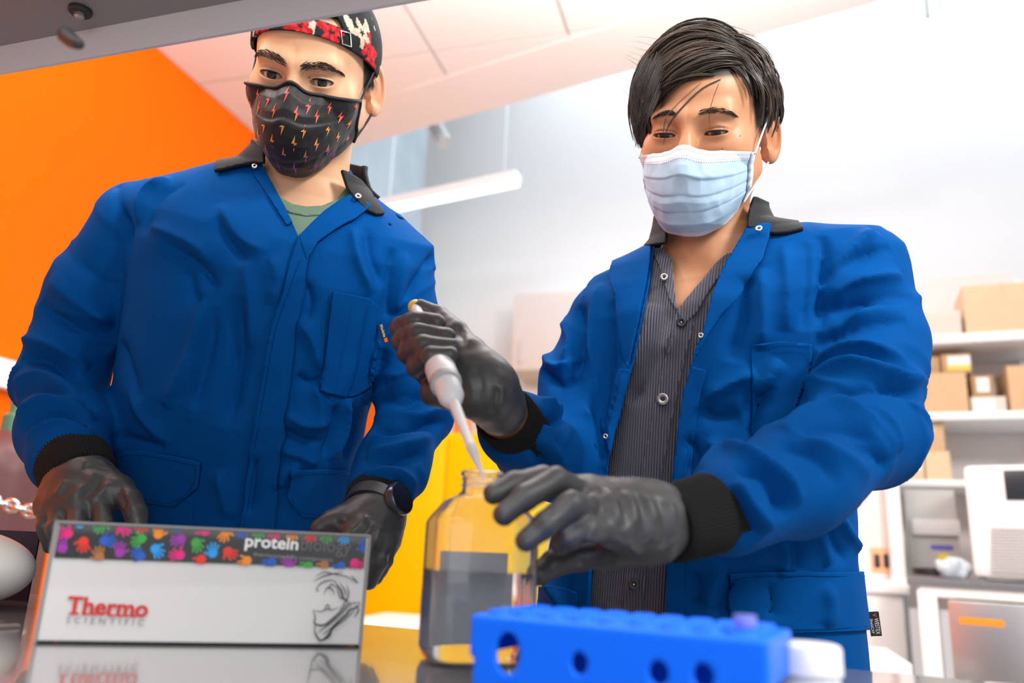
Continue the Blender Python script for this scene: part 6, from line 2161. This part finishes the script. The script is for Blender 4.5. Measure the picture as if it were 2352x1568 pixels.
Nm = vnormals(Vm, Fm)
if (Nm[len(Nm) // 2] @ FWD) > 0:
    Fm = Fm[:, ::-1]
    Nm = -Nm
crk = vnoise(np.stack([G[..., 0].ravel() * 60, G[..., 2].ravel() * 30, G[..., 1].ravel() * 30], 1), 61)
Vm = Vm + Nm * (.0010 * (1 - 2 * np.abs(crk)) + .0004 * vnoise(Vm * 120, 62))[:, None]
Nm = vnormals(Vm, Fm)
uu, vv = np.meshgrid(np.linspace(-1, 1, NU), np.linspace(0, 1, NV), indexing='ij')
mc = np.tile(np.array((.50, .68, .82)), (NU * NV, 1))
whit = ((vv < .135) | (np.abs(uu) > .955) | (vv > .95)).ravel()
mc[whit] = (.74, .77, .84)
V3, F3 = solid(Vm, Fm, Nm, .0014)
M_MASK2 = mat('mask_nonwoven', (.5, .7, .8), .55, vcol=True, spec=.35, bump=(900, .1, .0004))
mk2 = new_mesh('surgical_mask', V3, F3, M_MASK2, man2, cols=np.vstack([mc, mc]))
M_ELA = mat('elastic_white', (.80, .80, .82), .6)
M_DOT = mat('weld_dot', (.20, .25, .40), .6)
M_EDGE = mat('mask_edge', (.74, .82, .90), .6)
def dots(v0, n, s=.0009):
    V_, F_ = [], []
    for k in range(n):
        u_ = -.93 + 1.86 * k / (n - 1)
        a_ = mpt(u_ - .006, v0, .0004)
        b_ = mpt(u_ + .006, v0, .0004)
        c_ = mpt(u_ + .006, v0 + .008, .0004)
        d_ = mpt(u_ - .006, v0 + .008, .0004)
        n0 = len(V_)
        V_ += [a_, b_, c_, d_]
        F_.append((n0, n0 + 1, n0 + 2, n0 + 3))
    return tag(new_mesh('weld_dots', V_, F_, M_DOT, mk2, smooth=False), kind='stuff')
dots(.040, 62)
dots(.105, 62)
dots(.130, 62)
for sgn in (-1, 1):
    V_, F_ = [], []
    vs_ = np.linspace(0, 1, 26)
    for v_ in vs_:
        V_ += [mpt(sgn * .90, v_, .0012), mpt(sgn * 1.0, v_, .0016)]
    F_ = np.array([(2 * i, 2 * i + 1, 2 * i + 3, 2 * i + 2) for i in range(25)])
    if sgn > 0:
        pass
    Vx = np.array(V_)
    Nx = np.tile(unit(CAM - H2.c), (len(Vx), 1))
    Vx, Fx = solid(Vx, F_, Nx, .001)
    new_mesh('side_binding', Vx, Fx, M_EDGE, mk2, smooth=False)
    top_, bot_ = mpt(sgn * .97, .02, .002), mpt(sgn * .97, .97, .002)
    new_mesh('ear_loop', *tube(catmull([top_, H2.wld((sgn * .079, -.012, .004)), H2.wld((sgn * .0835, .020, .030)), H2.wld((sgn * .079, .040, -.006)), H2.wld((sgn * .080, .022, -.040)), bot_], 44), .0013, 8), M_ELA, mk2)

# ---- hair
rng = np.random.default_rng(12)
HC_, HR_ = np.array((0, .016, .030)), np.array((.0765, .0985, .090))
M_HAIR = mat('hair_dark_brown', (.02, .013, .009), .38, vcol=True, spec=.6, aniso=.5)
def hair_base(p):
    q = H2.loc(p)
    d = ell(q, (0, .020, .040), (.0800, .101, .093))
    rimz = np.interp(q[:, 1], [-.1, -.06, -.03, .02, .06, .1], [.072, .070, .030, .016, -.02, -.05]) + .01 * np.clip(q[:, 0] / .08, -1, 1)
    cutp = (rimz - q[:, 2])
    return smax(d, cutp.astype(F32), .01)
Vh, Fh = mesh_sdf(hair_base, H2.c - .17, H2.c + .18, .003)
hb_ = new_mesh('hair', Vh, Fh, mat('hair_under', (.010, .007, .005), .6), man2)
def grow(root, kind, n=14):
    """One lock: hugs the head with rising lift, then hangs free."""
    p = root.copy()
    pts = []
    L = {'fringe': rng.uniform(.10, .150), 'top': rng.uniform(.09, .13), 'right': rng.uniform(.035, .062), 'back': rng.uniform(.06, .09), 'left': rng.uniform(.06, .105)}[kind]
    st = L / (n - 1)
    lift0 = {'fringe': .014, 'top': .020, 'right': .010, 'back': .010, 'left': .012}[kind] * rng.uniform(.5, 1.35)
    wob = rng.normal(0, .10, 3)
    curl = rng.normal(0, .05)
    for k in range(n):
        s = k / (n - 1)
        nrm_ = unit((p - HC_) / HR_ ** 2)
        lift = lift0 * math.sin(min(s * 1.9 + .25, math.pi * .62)) + .004
        e = (p - HC_) / HR_
        base = HC_ + e / np.linalg.norm(e) * HR_
        pts.append(base + nrm_ * lift)
        if kind == 'fringe':
            dv_ = np.array([-.88, -.52 + .25 * s, -.10 - .75 * s])
        elif kind == 'top':
            dv_ = np.array([-.95, -.20, .05 - .55 * s])
        elif kind == 'left':
            dv_ = np.array([-.60, -.30 + .1 * s, -.85])
        elif kind == 'right':
            dv_ = np.array([.35, .18 - .10 * s, -.95])
        else:
            dv_ = np.array([.2 * np.sign(p[0]), .55, -.85])
        dv_ = dv_ + wob + np.array([curl, 0, curl]) * s
        dv_ = dv_ - nrm_ * np.dot(dv_, nrm_)
        p = p + unit(dv_) * st
        if p[2] < -.012 and kind == 'fringe' and p[0] > -.058:
            st *= .55
    return np.array(pts)
PART = .038
locks = []
def scalp(x, y):
    e = 1 - ((x - HC_[0]) / HR_[0]) ** 2 - ((y - HC_[1]) / HR_[1]) ** 2
    return None if e < .004 else np.array([x, y, HC_[2] + HR_[2] * math.sqrt(e)])
cnt_ = 0
while cnt_ < 620:
    x, y = rng.uniform(-.07, .074), rng.uniform(-.078, .105)
    r_ = scalp(x, y)
    if r_ is None or (r_[2] < .062 and y < -.02):
        continue
    if x > PART + .012 * rng.normal():
        kd = 'right'
    elif x < -.040 and y < .06:
        kd = 'left'
    elif y < -.030:
        kd = 'fringe'
    elif y > .065:
        kd = 'back'
    else:
        kd = 'top'
    locks.append((grow(r_, kd), kd))
    cnt_ += 1
for _ in range(110):         # left side
    z, y = rng.uniform(.045, .105), rng.uniform(-.06, .05)
    e = 1 - ((z - HC_[2]) / HR_[2]) ** 2 - ((y - HC_[1]) / HR_[1]) ** 2
    if e > .01:
        locks.append((grow(np.array([-HR_[0] * math.sqrt(e), y, z]), 'left'), 'left'))
for _ in range(130):         # side and back of the head
    a = rng.uniform(-.2, 2.6)
    z = rng.uniform(.046, .085)
    sx_ = 1 if rng.random() < .62 else -1
    e = math.sqrt(max(0, 1 - ((z - HC_[2]) / HR_[2]) ** 2))
    r_ = HC_ + np.array([sx_ * HR_[0] * math.cos(a - .6) * e, HR_[1] * math.sin(a - .6) * e, z - HC_[2]])
    if r_[1] < -.045:
        continue
    locks.append((grow(r_, 'back' if r_[1] > .05 else 'right' if sx_ > 0 else 'back'), 'side'))
cur, hc = [], []
for lk, kd in locks:
    ns = 9
    spread = rng.uniform(.0022, .0042)
    n_ = unit((lk[5] - HC_) / HR_ ** 2)
    t_ = unit(lk[6] - lk[4])
    b_ = np.cross(n_, t_)
    tone = rng.uniform(.5, 1.5) * (1.9 if rng.random() < .22 else 1)
    for _ in range(ns):
        o1, o2 = rng.normal(0, spread), rng.normal(0, spread * .45)
        conv = np.linspace(1, .25, len(lk))[:, None]
        w = lk + (b_ * o1 + n_ * abs(o2)) * conv + rng.normal(0, .0004, 3)
        cur.append(H2.wld(w))
        hc.append(np.array((.052, .034, .024)) * tone * rng.uniform(.7, 1.4))
strands(np.array(cur), rng.uniform(.00045, .0008, len(cur)), 'hair_locks', M_HAIR, hb_, sides=4, cols=np.array(hc))
# loose hairs falling over the brow, and the long lock at the temple
lo_ = []
def loose(pts_px, d0, n, spr, k=14):
    base = catmull(np.array([P(x, y, d) for x, y, d in pts_px]), k)
    for _ in range(n):
        lo_.append(base + RGT * np.linspace(1, .3, k)[:, None] * rng.normal(0, spr) + UPV * rng.normal(0, spr * .5) - FWD * abs(rng.normal(0, spr * .3)))
loose([(1655, 183, .945), (1612, 205, .935), (1565, 250, .925), (1535, 290, .925), (1524, 333, .930)], 0, 9, .0012)
loose([(1610, 190, .94), (1560, 235, .93), (1530, 270, .925), (1522, 310, .93)], 0, 4, .0012)
loose([(1651, 190, .94), (1636, 230, .930), (1629, 265, .928), (1631, 303, .935)], 0, 2, .0004)
for k in range(60):
    x0, y0 = rng.uniform(1448, 1500), rng.uniform(180, 260)
    x1 = rng.uniform(1455, 1480)
    loose([(x0 + 25, y0 - 60, .985), (x0, y0, .975), ((x0 + x1) / 2 - 4, y0 + 50, .975), (x1, min(y0 + rng.uniform(85, 110), 338), .985)], 0, 3, .0015)
strands(np.array(lo_), .0003, 'loose_strands', mat('hair_dark_brown2', (.022, .014, .010), .42, spec=.6), hb_, sides=3)
fly = []
for _ in range(90):
    a_ = rng.uniform(-1.9, 1.5)
    e_ = np.array([math.sin(a_) * .082, rng.uniform(-.05, .06), .036 + math.cos(a_) * .098])
    t_ = unit(np.array([math.cos(a_) * rng.choice([-1, 1]), rng.normal(0, .4), -math.sin(a_) * .6 - .2]))
    o_ = unit(e_ - np.array([0, .02, .04]))
    u = np.linspace(0, 1, 9)[:, None]
    fly.append(H2.wld(e_ + t_ * rng.uniform(.03, .06) * u + o_ * (.006 * np.sin(u * 2.6) - .002)))
strands(np.array(fly), .00018, 'flyaway_hair', MATS['hair_dark_brown2'], hb_, sides=3)
stand(T2, man2, mat('shoe_grey', (.10, .10, .105), .6))
